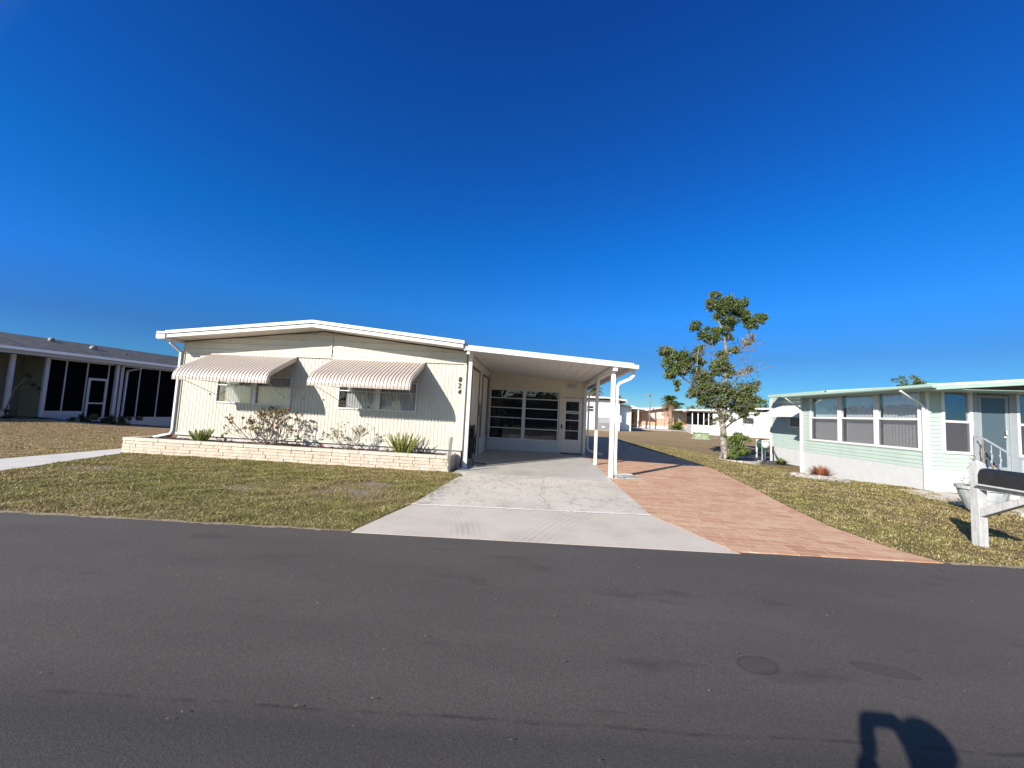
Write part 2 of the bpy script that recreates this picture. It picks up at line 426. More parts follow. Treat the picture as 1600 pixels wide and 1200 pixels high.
GRASS = [(0.235, 0.222, 0.064), (0.298, 0.254, 0.091), (0.349, 0.267, 0.133), (0.146, 0.152, 0.046), (0.533, 0.457, 0.292), (0.241, 0.163, 0.099)]
def ground_mat():
    m, nt, b = nt_new("lawn_ground")
    v = coords(nt)
    big = noise(nt, v, 0.45, 6, 0.65)
    med = noise(nt, v, 3.2, 7, 0.7)
    fine = noise(nt, v, 26, 6, 0.8)
    g = ramp(nt, med, [(0.3, (0.127, 0.112, 0.043)), (0.5, (0.210, 0.168, 0.071)), (0.68, (0.298, 0.222, 0.114))])
    tan = ramp(nt, med, [(0.3, (0.241, 0.163, 0.089)), (0.6, (0.349, 0.248, 0.142))])
    sep = nt.nodes.new("ShaderNodeSeparateXYZ")
    nt.links.new(v, sep.inputs[0])
    far = math_(nt, 'MULTIPLY', math_(nt, 'SUBTRACT', sep.outputs[1], 15), 0.035, clamp=True)
    far = math_(nt, 'MINIMUM', far, 0.75)
    lf = math_(nt, 'MULTIPLY', math_(nt, 'SUBTRACT', -11.2, sep.outputs[0]), 2.0, clamp=True)
    far = math_(nt, 'MAXIMUM', far, math_(nt, 'MULTIPLY', lf, 0.8))
    f = math_(nt, 'ADD', far, ramp(nt, big, [(0.42, (0, 0, 0)), (0.66, (0.5, 0.5, 0.5))]), clamp=True)
    c = mix(nt, f, g, tan)
    c = mix(nt, 0.8, c, ramp(nt, fine, [(0.3, (0.35, 0.35, 0.35)), (0.5, (0.95, 0.95, 0.95)), (0.7, (1.6, 1.55, 1.45))]), 'MULTIPLY')
    # bare sandy patches
    for (px, py, pr_) in ((-2.95, 6.55, 0.50), (-3.05, 7.35, 0.36), (-5.0, 6.3, 0.28), (-8.6, 7.2, 0.35)):
        dx = math_(nt, 'MULTIPLY', math_(nt, 'SUBTRACT', sep.outputs[0], px), 0.55)
        dy = math_(nt, 'SUBTRACT', sep.outputs[1], py)
        d = math_(nt, 'SQRT', math_(nt, 'ADD', math_(nt, 'MULTIPLY', dx, dx), math_(nt, 'MULTIPLY', dy, dy)))
        d = math_(nt, 'ADD', math_(nt, 'DIVIDE', d, pr_), math_(nt, 'MULTIPLY', math_(nt, 'SUBTRACT', med, 0.5), 2.6))
        k = math_(nt, 'SUBTRACT', 1.15, d, clamp=True)
        c = mix(nt, math_(nt, 'MULTIPLY', k, 0.9), c, (0.27, 0.225, 0.18))
    nt.links.new(c, b.inputs['Base Color'])
    b.inputs['Roughness'].default_value = 0.95
    b.inputs['Specular IOR Level'].default_value = 0.15
    bump(nt, b, math_(nt, 'ADD', fine, noise(nt, v, 9, 6, 0.7)), 1.0, 0.06)
    return m
MT['ground'] = ground_mat()

def leaf_mat(name, c, trans=0.25):
    m, nt, b = nt_new(name)
    v = coords(nt)
    n = noise(nt, v, 3.1, 3)
    nt.links.new(ramp(nt, n, [(0.3, vary(c, 0.7)), (0.7, vary(c, 1.3))]), b.inputs['Base Color'])
    b.inputs['Roughness'].default_value = 0.55
    b.inputs['Specular IOR Level'].default_value = 0.3
    if trans:
        t = nt.nodes.new("ShaderNodeBsdfTranslucent")
        t.inputs[0].default_value = (*vary(c, 1.5), 1)
        mx = nt.nodes.new("ShaderNodeMixShader")
        mx.inputs[0].default_value = trans
        nt.links.new(b.outputs[0], mx.inputs[1])
        nt.links.new(t.outputs[0], mx.inputs[2])
        nt.links.new(mx.outputs[0], nt.nodes["Material Output"].inputs[0])
    return m
LEAF = {k: leaf_mat("leaf_" + k, c) for k, c in dict(
    deep=(0.056, 0.092, 0.028), mid=(0.098, 0.142, 0.040), olive=(0.155, 0.180, 0.052), dry=(0.26, 0.19, 0.13), pale=(0.17, 0.17, 0.085),
    bright=(0.085, 0.155, 0.035), fern=(0.20, 0.24, 0.045), fern2=(0.34, 0.35, 0.08), red=(0.30, 0.055, 0.06), pink=(0.42, 0.12, 0.14),
    rust=(0.26, 0.085, 0.05), rust2=(0.38, 0.15, 0.09), palm=(0.075, 0.115, 0.030), palm2=(0.13, 0.16, 0.045), brown=(0.20, 0.13, 0.08), shade=(0.03, 0.045, 0.02)).items()}
for i, c in enumerate(GRASS):
    LEAF['g%d' % i] = leaf_mat("grass_%d" % i, c, 0.2)

def glass_mat(name, tint, refl_rough=0.01, opacity=0.25, body=(0.02, 0.025, 0.03), gloss=0.9):
    """thin window pane: clear part, a little tint, Fresnel reflection"""
    m = bpy.data.materials.new(name)
    m.use_nodes = True
    nt = m.node_tree
    nt.nodes.clear()
    out = nt.nodes.new("ShaderNodeOutputMaterial")
    tr = nt.nodes.new("ShaderNodeBsdfTransparent")
    tr.inputs[0].default_value = (*tint, 1)
    gl = nt.nodes.new("ShaderNodeBsdfGlossy")
    gl.inputs['Roughness'].default_value = refl_rough
    gl.inputs[0].default_value = (1, 1, 1, 1)
    df = nt.nodes.new("ShaderNodeBsdfDiffuse")
    df.inputs[0].default_value = (*body, 1)
    fr = nt.nodes.new("ShaderNodeFresnel")
    fr.inputs[0].default_value = 1.5
    tc = nt.nodes.new("ShaderNodeTexCoord")
    n = noise(nt, tc.outputs['Object'], 1.8, 2)
    b = nt.nodes.new("ShaderNodeBump")
    b.inputs['Strength'].default_value = 0.25
    b.inputs['Distance'].default_value = 0.02
    nt.links.new(n, b.inputs['Height'])
    nt.links.new(b.outputs[0], gl.inputs['Normal'])
    m1 = nt.nodes.new("ShaderNodeMixShader")
    m1.inputs[0].default_value = opacity
    nt.links.new(tr.outputs[0], m1.inputs[1])
    nt.links.new(df.outputs[0], m1.inputs[2])
    m2 = nt.nodes.new("ShaderNodeMixShader")
    nt.links.new(math_(nt, 'MULTIPLY', fr.outputs[0], gloss, clamp=True), m2.inputs[0])
    nt.links.new(m1.outputs[0], m2.inputs[1])
    nt.links.new(gl.outputs[0], m2.inputs[2])
    nt.links.new(m2.outputs[0], out.inputs[0])
    return m
MT['glass'] = glass_mat("window_glass", (0.95, 0.96, 0.97), opacity=0.03)
MT['glass_soft'] = glass_mat('side_window_glass', (0.93, 0.95, 0.97), opacity=0.03, gloss=.5)
MT['glass_dark'] = glass_mat("dark_glass", (0.60, 0.62, 0.64), opacity=0.30, body=(0.035, 0.037, 0.042))
MT['glass_blue'] = glass_mat("storm_door_glass", (0.4, 0.46, 0.52), opacity=0.65, body=(0.10, 0.145, 0.18))
MT['screen'] = glass_mat("insect_screen", (0.75, 0.75, 0.76), refl_rough=0.6, opacity=0.13, body=(0.10, 0.10, 0.105), gloss=.3)
MT['screen_dark'] = glass_mat("dark_screen", (0.25, 0.25, 0.25), refl_rough=0.8, opacity=0.8, body=(0.004, 0.004, 0.005), gloss=.04)
MT['stake'] = glass_mat("clear_plastic", (0.7, 0.72, 0.72), refl_rough=0.15, opacity=0.4, body=(0.25, 0.25, 0.25))

# ---------------------------------------------------------------- builders
def prop(o, label=None, cat=None, group=None, kind=None):
    if label: o['label'] = label
    if cat: o['category'] = cat
    if group: o['group'] = group
    if kind: o['kind'] = kind
    return o

def thing(name, label, cat, loc=(0, 0, 0), rz=0.0, group=None):
    o = bpy.data.objects.new(name, None)
    o.empty_display_size = 0.2
    COL.objects.link(o)
    o.location = loc
    o.rotation_euler = (0, 0, rz)
    o['org'] = loc
    return prop(o, label, cat, group)

class MB:
    """collects geometry (world coordinates by default), links it as one mesh object"""
    def __init__(s):
        s.v, s.f, s.mi, s.smooth = [], [], [], []
    def add(s, verts, faces, mi=0, smooth=False):
        n = len(s.v)
        s.v += [tuple(p) for p in verts]
        for f in faces:
            s.f.append([n + i for i in f])
            s.mi.append(mi)
            s.smooth.append(smooth)
        return s
    def box(s, a, b, mi=0):
        x0, y0, z0 = [min(p, q) for p, q in zip(a, b)]
        x1, y1, z1 = [max(p, q) for p, q in zip(a, b)]
        return s.add([(x0, y0, z0), (x1, y0, z0), (x1, y1, z0), (x0, y1, z0), (x0, y0, z1), (x1, y0, z1), (x1, y1, z1), (x0, y1, z1)],
                     [(0, 3, 2, 1), (4, 5, 6, 7), (0, 1, 5, 4), (1, 2, 6, 5), (2, 3, 7, 6), (3, 0, 4, 7)], mi)
    def hexa(s, p, mi=0):
        return s.add(p, [(0, 3, 2, 1), (4, 5, 6, 7), (0, 1, 5, 4), (1, 2, 6, 5), (2, 3, 7, 6), (3, 0, 4, 7)], mi)
    def prism(s, poly, z0, z1, mi=0):
        n = len(poly)
        v = [(p[0], p[1], z0) for p in poly] + [(p[0], p[1], z1) for p in poly]
        f = [list(range(n))[::-1], [n + i for i in range(n)]] + [(i, (i + 1) % n, n + (i + 1) % n, n + i) for i in range(n)]
        return s.add(v, f, mi)
    def extr(s, poly, axis, a, b, mi=0):
        """poly of 2-D points extruded along an axis ('x': (y,z); 'y': (x,z))"""
        n = len(poly)
        mk = (lambda p, t: (t, p[0], p[1])) if axis == 'x' else (lambda p, t: (p[0], t, p[1]))
        v = [mk(p, a) for p in poly] + [mk(p, b) for p in poly]
        f = [list(range(n)), [n + i for i in range(n)][::-1]] + [(i, n + i, n + (i + 1) % n, (i + 1) % n) for i in range(n)]
        return s.add(v, f, mi)
    def tube(s, pts, rad_, seg=8, mi=0, caps=True, smooth=True, square=False):
        pts = [Vector(p) for p in pts]
        rs = rad_ if isinstance(rad_, (list, tuple)) else [rad_] * len(pts)
        n = len(pts)
        if square: seg = 4
        up = None
        rings = []
        for i, p in enumerate(pts):
            if i == 0: t = pts[1] - p
            elif i == n - 1: t = p - pts[i - 1]
            else: t = (pts[i + 1] - p).normalized() + (p - pts[i - 1]).normalized()
            t = t.normalized() if t.length > 1e-9 else Vector((0, 0, 1))
            if up is None:
                a = Vector((0, 0, 1)) if abs(t.z) < 0.9 else Vector((0, 1, 0))
                up = (a - t * a.dot(t)).normalized()
            else:
                up = (up - t * up.dot(t))
                up = up.normalized() if up.length > 1e-6 else t.orthogonal().normalized()
            sd_ = t.cross(up)
            k = 1.0
            if 0 < i < n - 1:
                c = (pts[i + 1] - p).normalized().dot((p - pts[i - 1]).normalized())
                k = 1 / max(0.6, math.sqrt((1 + c) / 2))
            ring = []
            for j in range(seg):
                a = 2 * math.pi * (j + (0.5 if square else 0)) / seg
                ring.append(p + (up * math.cos(a) + sd_ * math.sin(a)) * rs[i] * (k if square else 1))
            rings.append(ring)
        v = [q for r in rings for q in r]
        f = []
        for i in range(n - 1):
            for j in range(seg):
                a, b = i * seg + j, i * seg + (j + 1) % seg
                f.append((a, b, b + seg, a + seg))
        if caps:
            f.append(list(range(seg))[::-1])
            f.append([(n - 1) * seg + j for j in range(seg)])
        return s.add(v, f, mi, smooth and not square)
    def grid(s, P, mi=0, smooth=False):
        """P[i][j] grid of points"""
        r, c = len(P), len(P[0])
        v = [q for row in P for q in row]
        f = [(i * c + j, i * c + j + 1, (i + 1) * c + j + 1, (i + 1) * c + j) for i in range(r - 1) for j in range(c - 1)]
        return s.add(v, f, mi, smooth)
    def ball(s, c, r, mi=0, seg=10, rings=6, jit=0.0):
        v = [(c[0], c[1], c[2] - r[2])]
        for i in range(1, rings):
            a = math.pi * i / rings - math.pi / 2
            for j in range(seg):
                b = 2 * math.pi * j / seg
                k = 1 + rng.uniform(-jit, jit)
                v.append((c[0] + r[0] * k * math.cos(a) * math.cos(b), c[1] + r[1] * k * math.cos(a) * math.sin(b), c[2] + r[2] * k * math.sin(a)))
        v.append((c[0], c[1], c[2] + r[2]))
        f = [(0, 1 + (j + 1) % seg, 1 + j) for j in range(seg)]
        for i in range(rings - 2):
            for j in range(seg):
                a, b = 1 + i * seg + j, 1 + i * seg + (j + 1) % seg
                f.append((a, b, b + seg, a + seg))
        t = len(v) - 1
        o = 1 + (rings - 2) * seg
        f += [(o + j, o + (j + 1) % seg, t) for j in range(seg)]
        return s.add(v, f, mi, jit == 0)
    def build(s, name, mats, parent=None, bevel=0.0, local=False, label=None, double=False):
        me = bpy.data.meshes.new(name)
        off = Vector((0, 0, 0))
        if parent is not None and not local:
            q = parent
            while q.parent: q = q.parent
            off = Vector(q.location)
        me.from_pydata([tuple(Vector(p) - off) for p in s.v], [], s.f)
        if not isinstance(mats, (list, tuple)): mats = [mats]
        for m in mats: me.materials.append(m)
        me.polygons.foreach_set("material_index", s.mi)
        me.polygons.foreach_set("use_smooth", s.smooth)
        me.update()
        o = bpy.data.objects.new(name, me)
        COL.objects.link(o)
        if parent is not None: o.parent = parent
        if bevel:
            bv = o.modifiers.new("bevel", 'BEVEL')
            bv.width = bevel
            bv.segments = 2
            bv.limit_method = 'ANGLE'
        if label: o['label'] = label
        return o

def copy_tree(o, parent=None):
    c = o.copy()
    COL.objects.link(c)
    c.parent = parent
    for ch in list(o.children):
        copy_tree(ch, c)
    return c

def np_mesh(name, V, nv, mats, mi, parent=None, smooth=False):
    """V: (N, nv, 3) separate polygons with nv corners"""
    N = V.shape[0]
    me = bpy.data.meshes.new(name)
    me.vertices.add(N * nv)
    me.vertices.foreach_set("co", V.reshape(-1).astype(np.float32))
    me.loops.add(N * nv)
    me.loops.foreach_set("vertex_index", np.arange(N * nv, dtype=np.int32))
    me.polygons.add(N)
    me.polygons.foreach_set("loop_start", np.arange(0, N * nv, nv, dtype=np.int32))
    me.polygons.foreach_set("loop_total", np.full(N, nv, dtype=np.int32))
    for m in mats: me.materials.append(m)
    me.polygons.foreach_set("material_index", mi.astype(np.int32))
    me.update(calc_edges=True)
    o = bpy.data.objects.new(name, me)
    COL.objects.link(o)
    if parent is not None: o.parent = parent
    return o

def leaf_cloud(name, centres, radii, counts, size, mats, parent, probs=None, gauss=False, shell=0.45, origin=(0, 0, 0), squash=0.85, aspect=0.5, up=0.0):
    """many leaf-sized quads spread through clumps"""
    out, idx = [], []
    for ci, (c, r, n) in enumerate(zip(centres, radii, counts)):
        d = nrng.normal(size=(n, 3))
        d /= np.linalg.norm(d, axis=1)[:, None]
        rr_ = r * (shell + (1 - shell) * nrng.random(n)) ** 0.8 * (0.75 + 0.35 * nrng.random(n))
        if gauss: rr_ = r * np.abs(nrng.normal(size=n)) ** .8 * .72
        p = np.array(c) + d * rr_[:, None] * np.array([1, 1, squash])
        a = nrng.normal(size=(n, 3)); a[:, 2] += up
        a /= np.linalg.norm(a, axis=1)[:, None]
        b = np.cross(a, nrng.normal(size=(n, 3)))
        b /= np.linalg.norm(b, axis=1)[:, None]
        L = size * (0.6 + 0.8 * nrng.random(n))[:, None]
        q = np.stack([p - a * L * .5, p + b * L * aspect * .5, p + a * L * .5, p - b * L * aspect * .5], axis=1)
        out.append(q)
        pr_ = probs[ci] if (probs is not None and isinstance(probs[0], (list, tuple))) else probs
        idx.append(nrng.choice(len(mats), size=n, p=pr_))
    V = np.concatenate(out) - np.array(origin)
    return np_mesh(name, V, 4, mats, np.concatenate(idx), parent)

# ---------------------------------------------------------------- ground
def sstep(t):
    t = min(1, max(0, t))
    return t * t * (3 - 2 * t)
def gz(x, y):
    """terrain height: dip along the mint house, low mound under the left neighbour"""
    z = -0.26 * sstep((x - 6.8) / 3.2) * sstep((y - 10.6) / 5.0) * (1 - sstep((y - 21) / 12)) * (1 - sstep((x - 26) / 8))
    k = sstep((-13.5 - x) / 5.5) * sstep((y - 7) / 4)
    z += k * (0.40 - 0.66 * min(1, max(0, (y - 13.3) / 6.2)))
    return z

def axis_pts(lo, hi, fine_lo, fine_hi, step):
    a = list(np.arange(fine_lo, fine_hi + 1e-6, step))
    g_, x = [], fine_hi
    st = step
    while x < hi:
        st *= 1.5
        x = min(hi, x + st)
        g_.append(x)
    h_, x = [], fine_lo
    st = step
    while x > lo:
        st *= 1.5
        x = max(lo, x - st)
        h_.append(x)
    return h_[::-1] + a + g_
xs = axis_pts(-600, 600, -34, 34, 0.5)
ys = axis_pts(-60, 1200, -9, 40, 0.5)
g = MB()
g.grid([[(x, y, gz(x, y)) for x in xs] for y in ys], smooth=True)
prop(g.build("ground", MT['ground']), kind='structure', label='patchy brown and green lawn ground')

def sheet(name, poly, z, mat, thick=0.03, kind='structure', label=None):
    m = MB().prism(poly, z - thick, z)
    o = m.build(name, mat)
    return prop(o, label, kind=kind)
def road_y(x): return 4.655 + 0.052 * x
# ragged asphalt edge
rp = [(-300, road_y(-60)), (-60, road_y(-60) + .0)]
x = -14.0
edge = []
while x < 14:
    edge.append((x, road_y(x) + rng.uniform(-0.008, 0.008)))
    x += rng.uniform(0.06, 0.16)
poly = [(-300, -8.2), (300, -8.2), (300, road_y(14))] + edge[::-1] + [(-300, road_y(-14))]
sheet("road", poly, 0.008, MT['asphalt'], label='dark asphalt road')
sheet("driveway_apron", [(-2.10, road_y(-2.1) - .05), (2.42, road_y(2.42) - .05), (2.36, 4.86), (1.86, 6.26), (-1.86, 5.96), (-2.10, 4.62)][:6], 0.0125, MT['apron'], label='pale concrete driveway apron')
sheet("driveway", [(-1.86, 5.985), (1.85, 6.285), (1.85, 9.37), (-1.6, 9.03), (-1.72, 8.2)], 0.017, MT['slab'], label='scuffed concrete driveway slab with a long crack')
sheet("carport_slab", [(-1.62, 9.06), (1.85, 9.40), (1.93, 15.3), (1.93, 15.5), (-1.9, 15.5), (-1.9, 9.06)], 0.022, MT['pfloor'], label='smooth grey concrete floor under the carport')
j = MB()
for (a, b_, zj) in (((-1.87, 5.965), (1.86, 6.268), .0185), ((-1.62, 9.035), (1.86, 9.378), .0235)):
    a, b_ = Vector((*a, 0)), Vector((*b_, 0))
    n_ = 60
    d_ = (b_ - a).normalized()
    nn = Vector((-d_.y, d_.x, 0))
    lo_, hi_ = [], []
    for i in range(n_ + 1):
        p = a.lerp(b_, i / n_)
        w = 0.026 + rng.uniform(-0.008, 0.008)
        lo_.append((p.x - nn.x * w, p.y - nn.y * w, zj))
        hi_.append((p.x + nn.x * w, p.y + nn.y * w, zj))
    j.grid([lo_, hi_])
prop(j.build("driveway_joints", MT['joint']), kind='structure', label='pale caulked joints across the driveway')
sheet("paver_driveway", [(2.36, 4.80), (4.80, 4.92), (4.62, 5.33), (4.55, 6.28), (4.75, 7.6), (5.16, 9.45), (5.62, 12), (5.92, 14.07), (5.62, 19), (5.3, 28.5), (1.94, 28.5), (1.94, 15.6), (1.80, 15.6), (1.80, 6.30), (1.865, 6.262), (2.365, 4.862)], 0.0145, MT['pavers'], label='salmon brick paver driveway')
sheet("left_walkway", [(-9.25, road_y(-9.3) + .02), (-9.5, 6.4), (-10.25, 9.0), (-10.55, 9.3), (-10.6, 10.7), (-11.2, 10.7), (-11.12, 9.2), (-11.1, 7.4), (-11.2, road_y(-11) + .02)], 0.014, MT['walk'], label='pale concrete walkway left of the planter')
sheet("side_pad", [(9.5, 18.4), (15, 17.6), (19, 25), (13, 27), (10.6, 22)], gz(12, 20) + 0.012, MT['asphalt'], thick=0.05, label='weathered grey pad behind the mint house')

# sand and dead thatch crumbling over the road edge
f = MB()
def fringe(x0, x1):
    xs__ = np.arange(x0, x1, .035)
    lo_, hi_ = [], []
    for x_ in xs__:
        k_ = .5 + .5 * math.sin(x_ * 7.3 + 2 * math.sin(x_ * 2.1))
        lo_.append((x_, road_y(x_) - .012 - .045 * k_ * rng.random(), .0105))
        hi_.append((x_, road_y(x_) + .05, .0125))
    f.grid([lo_, hi_])
fringe(-14, -2.12)
fringe(4.86, 14)
prop(f.build("road_edge_sand", MT['thatch']), kind='structure', label='sandy dead thatch crumbling over the road edge')

# grass blades
def grass(name, polys, n, dens_ref, mats_w, seed, hmin=.022, hmax=.05, label=''):
    r = np.random.default_rng(seed)
    def inside(px, py, poly):
        c = np.zeros(px.shape, bool)
        k = len(poly)
        for i in range(k):
            x1, y1 = poly[i]; x2, y2 = poly[(i + 1) % k]
            cond = ((y1 > py) != (y2 > py)) & (px < (x2 - x1) * (py - y1) / (y2 - y1 + 1e-12) + x1)
            c ^= cond
        return c
    P = []
    for poly in polys:
        a = np.array(poly)
        lo, hi = a.min(0), a.max(0)
        m_ = n * 3
        x_ = lo[0] + (hi[0] - lo[0]) * r.random(m_)
        y_ = lo[1] + (hi[1] - lo[1]) * r.random(m_)
        d_ = np.hypot(x_, y_)
        keep = inside(x_, y_, poly) & (r.random(m_) < np.minimum(1, (dens_ref / d_) ** 1.6))
        P.append(np.stack([x_[keep], y_[keep]], 1)[:n])
    P = np.concatenate(P)
    # clumpiness and bare patches
    f = np.sin(P[:, 0] * 5.1 + 1.3 * np.sin(P[:, 1] * 3.7)) * np.sin(P[:, 1] * 6.3 + 1.7 * np.sin(P[:, 0] * 4.1))
    f2 = np.sin(P[:, 0] * 1.1 + 2 * np.sin(P[:, 1] * .9)) * np.sin(P[:, 1] * 1.7 + 1.1 * np.sin(P[:, 0] * 1.3 + 2))
    keep = r.random(len(P)) < 0.62 + 0.38 * f + .12 * f2
    for (px, py, pr_) in ((-2.95, 6.55, 0.50), (-3.05, 7.35, 0.36), (-5.0, 6.3, 0.28), (-8.6, 7.2, 0.35)):
        dd = np.hypot((P[:, 0] - px) * .55, P[:, 1] - py) / pr_ + f * .25
        keep &= r.random(len(P)) < np.clip(dd - .35, 0.10, 1)
    for (px, py, pr_) in ((8.75, 12.75, .86), (9.45, 18.95, 1.0)):
        keep &= np.hypot(P[:, 0] - px, P[:, 1] - py) > pr_ * 1.12
    P, f, f2 = P[keep], f[keep], f2[keep]
    N = len(P)
    d_ = np.hypot(P[:, 0], P[:, 1])
    sc = np.clip(d_ / 7, 0.8, 2.2)
    z0 = np.array([gz(x_, y_) for x_, y_ in P])
    base = np.stack([P[:, 0], P[:, 1], z0 - .004], 1)
    ang = r.random(N) * 2 * np.pi
    lean = 0.5 + 1.3 * r.random(N)
    h = (hmin + (hmax - hmin) * r.random(N)) * (1 + .4 * f) * .70
    wd = (0.0023 + 0.0026 * r.random(N)) * sc
    dir_ = np.stack([np.cos(ang), np.sin(ang), np.zeros(N)], 1)
    side = np.stack([-np.sin(ang), np.cos(ang), np.zeros(N)], 1)
    tip = base + dir_ * (h * lean)[:, None] + np.array([0, 0, 1]) * h[:, None]
    mid = base + dir_ * (h * lean * .35)[:, None] + np.array([0, 0, 1]) * (h * .7)[:, None]
    V = np.stack([base - side * wd[:, None] * .6, mid - side * wd[:, None], tip, mid + side * wd[:, None]], 1)
    # material by patch
    w = np.array(mats_w)[None, :] * np.ones((N, 1))
    w[:, 0] *= 1 + .8 * f2; w[:, 3] *= 1 + .9 * f2
    w[:, 2] *= 1 - .7 * f2; w[:, 5] *= 1 - .9 * f2
    w = np.clip(w, 0.001, None); w /= w.sum(1)[:, None]
    mi = (r.random(N)[:, None] > np.cumsum(w, 1)).sum(1).clip(0, 5)
    o = np_mesh(name, V, 4, [LEAF['g%d' % i] for i in range(6)], mi)
    prop(o, label, kind='stuff')
L_poly = [(-9.0, road_y(-9) + .0), (-2.13, road_y(-2.1) + .01), (-2.06, 5.2), (-1.90, 5.95), (-1.75, 7.6), (-1.66, 9.0), (-2.0, 9.22), (-10.3, 9.22), (-9.52, 6.4), (-9.28, 4.3)]
R_poly = [(4.88, road_y(4.9)), (14, road_y(14)), (12.5, 8.6), (9.6, 9.6), (10.4, 11.0), (10.4, 15.8), (9, 24), (5.5, 24), (5.62, 19), (5.94, 14.07), (5.66, 12), (5.18, 9.45), (4.79, 7.6), (4.60, 6.28), (4.66, 5.33)]
FL_poly = [(-11.15, 4.3), (-11.12, 10.7), (-11.2, 13), (-17, 14), (-20, 10), (-16, 4)]
grass("grass", [L_poly], 300000, 7.0, [.30, .28, .16, .16, .06, .05], 3, label='short olive grass of the front lawn')
grass("grass", [R_poly], 280000, 8.0, [.24, .27, .22, .10, .10, .07], 4, label='short olive and tan grass right of the pavers')
grass("grass", [FL_poly], 60000, 12.0, [.10, .20, .30, .05, .15, .20], 6, hmin=.02, hmax=.04, label='dry brown grass beyond the walkway')

# ---------------------------------------------------------------- cream mobile home
XL, XR, YF, YB = -9.88, -1.90, 10.02, 28.0
def roofz(x):                                   # underside of the roof at the gable
    return 3.46 - 0.105 * (-5.87 - x) if x < -5.87 else 3.46 - 0.098 * (x + 5.87)
home = thing("mobile_home", "cream mobile home with ribbed siding, two striped window awnings and a low white gable roof", "house", (-5.87, 10.02, 0))

def corr_x(mb, x0, x1, z0, z1, y, pitch=0.1, depth=0.009, mi=0, side=-1):
    """vertical rib sheet facing -Y between x0 and x1"""
    prof = [(0, 0), (.30, 0), (.42, .55), (.5, 1), (.58, .55), (.70, 0)]
    xs_ = [(x0, 0)]
    k = math.floor(x0 / pitch)
    pts = []
    while k * pitch < x1:
        for (u, d_) in prof:
            xx = (k + u) * pitch
            if x0 < xx < x1: pts.append((xx, d_))
        k += 1
    pts = [(x0, 0)] + pts + [(x1, 0)]
    row0 = [(xx, y - side * -1 * 0 + depth * d_, z0) for xx, d_ in pts]
    row1 = [(xx, y + depth * d_, z1) for xx, d_ in pts]
    mb.grid([row0, row1], mi)
w = MB()
WN = [(-8.80, -6.65), (-5.34, -3.18)]           # window openings
ZB, ZT, ZS = 0.47, 2.74, 2.74
WZ0, WZ1 = 1.38, 2.16
corr_x(w, XL, WN[0][0], ZB, ZT, YF)
corr_x(w, WN[0][1], WN[1][0], ZB, ZT, YF)
corr_x(w, WN[1][1], XR, ZB, ZT, YF)
for a, b_ in WN:
    corr_x(w, a, b_, ZB, WZ0, YF)
    corr_x(w, a, b_, WZ1, ZT, YF)
w.build("front_wall", MT['cream'], home)
# gable of horizontal lap panels
w = MB()
prof = []
z = ZS
while z < 3.6:
    for dz, d_ in ((0.0, 0.0), (0.085, 0.012), (0.10, 0.012), (0.125, 0.0)):
        prof.append((z + dz, d_))
    z += 0.17
XS = list(np.linspace(XL, XR, 41))
w.grid([[(x, YF - 0.012 - (0.008 if x < -5.62 else 0) - d_, min(z_, roofz(x) - 0.02)) for x in sorted(XS + [-5.6201, -5.6199])] for z_, d_ in prof])
w.build("gable_panel", MT['cream'], home)
w = MB()
w.box((XL - .004, YF - .034, ZS - .022), (XR + .004, YF + .03, ZS + .012))
w.box((-5.64, YF - .044, ZS + .014), (-5.60, YF - .02, 3.40))
w.box((XL - .012, YF - .022, ZB - .02), (XL + .055, YF + .03, ZS - .024))
w.box((XR - .055, YF - .022, ZB - .02), (XR + .012, YF + .03, ZS - .024))
w.box((XL + .057, YF - .026, ZB - .02), (XR - .057, YF + .004, ZB + .05))
w.build("corner_trim", MT['cream_trim'], home, bevel=.004)
w = MB()
w.box((XL + .03, YF + .03, 0.0), (XR - .03, YF + .09, ZB - .021))
w.box((XL + .03, YF + .09, 0.0), (XL + .09, YB, ZB - .021))
w.build("skirting", MT['skirt'], home)
# side walls
w = MB()
w.box((XL, YF + .032, ZB - .01), (XL + .05, YB, 3.03))
w.box((XL, YB, ZB), (XR, YB + .05, 3.0))
w.build("side_wall", MT['cream'], home)
w = MB()
P0, P1, k = [], [], 0
yy = YF + .02
while yy < 15.3:
    for u, d_ in ((0, 0), (.05, 0), (.075, 1), (.1, 0), (.15, 0)):
        P0.append((XR + .012 - .012 * d_, yy + u, 0.03)); P1.append((XR + .012 - .012 * d_, yy + u, 3.1))
    yy += .2
w.grid([P0, P1])
w.build("carport_side_wall", MT['off_white_wall'], home)
# storm panels and pipes on the shaded side wall
w = MB()
for y0, y1 in ((10.75, 12.3), (13.0, 14.4)):
    w.box((XR + .014, y0, .62), (XR + .045, y0 + .05, 2.78))
    w.box((XR + .014, y1 - .05, .62), (XR + .045, y1, 2.78))
    w.box((XR + .014, y0 + .05, 2.72), (XR + .045, y1 - .05, 2.78))
w.build("shutter_frame", MT['brown_frame'], home)
w = MB()
for y0, y1 in ((10.8, 12.25), (13.05, 14.35)):
    n_ = 14
    row = [(XR + .018 + (.014 if i % 2 else 0), y0 + (y1 - y0) * i / n_) for i in range(n_ + 1)]
    w.grid([[(a, b_, .66) for a, b_ in row], [(a, b_, 2.715) for a, b_ in row]])
w.build("storm_shutter", MT['room_wall'], home)
w = MB()
w.box((XR + .013, 12.5, 1.35), (XR + .11, 12.72, 1.75))
w.tube([(XR + .05, 12.6, 1.36), (XR + .05, 12.6, .1)], .02)
MB().box((XR + .013, 14.62, .03), (XR + .06, 14.7, 2.9)).build("wall_batten", MT['grey_metal'], home)
w.build("meter_box", MT['grey_metal'], home, bevel=.006)

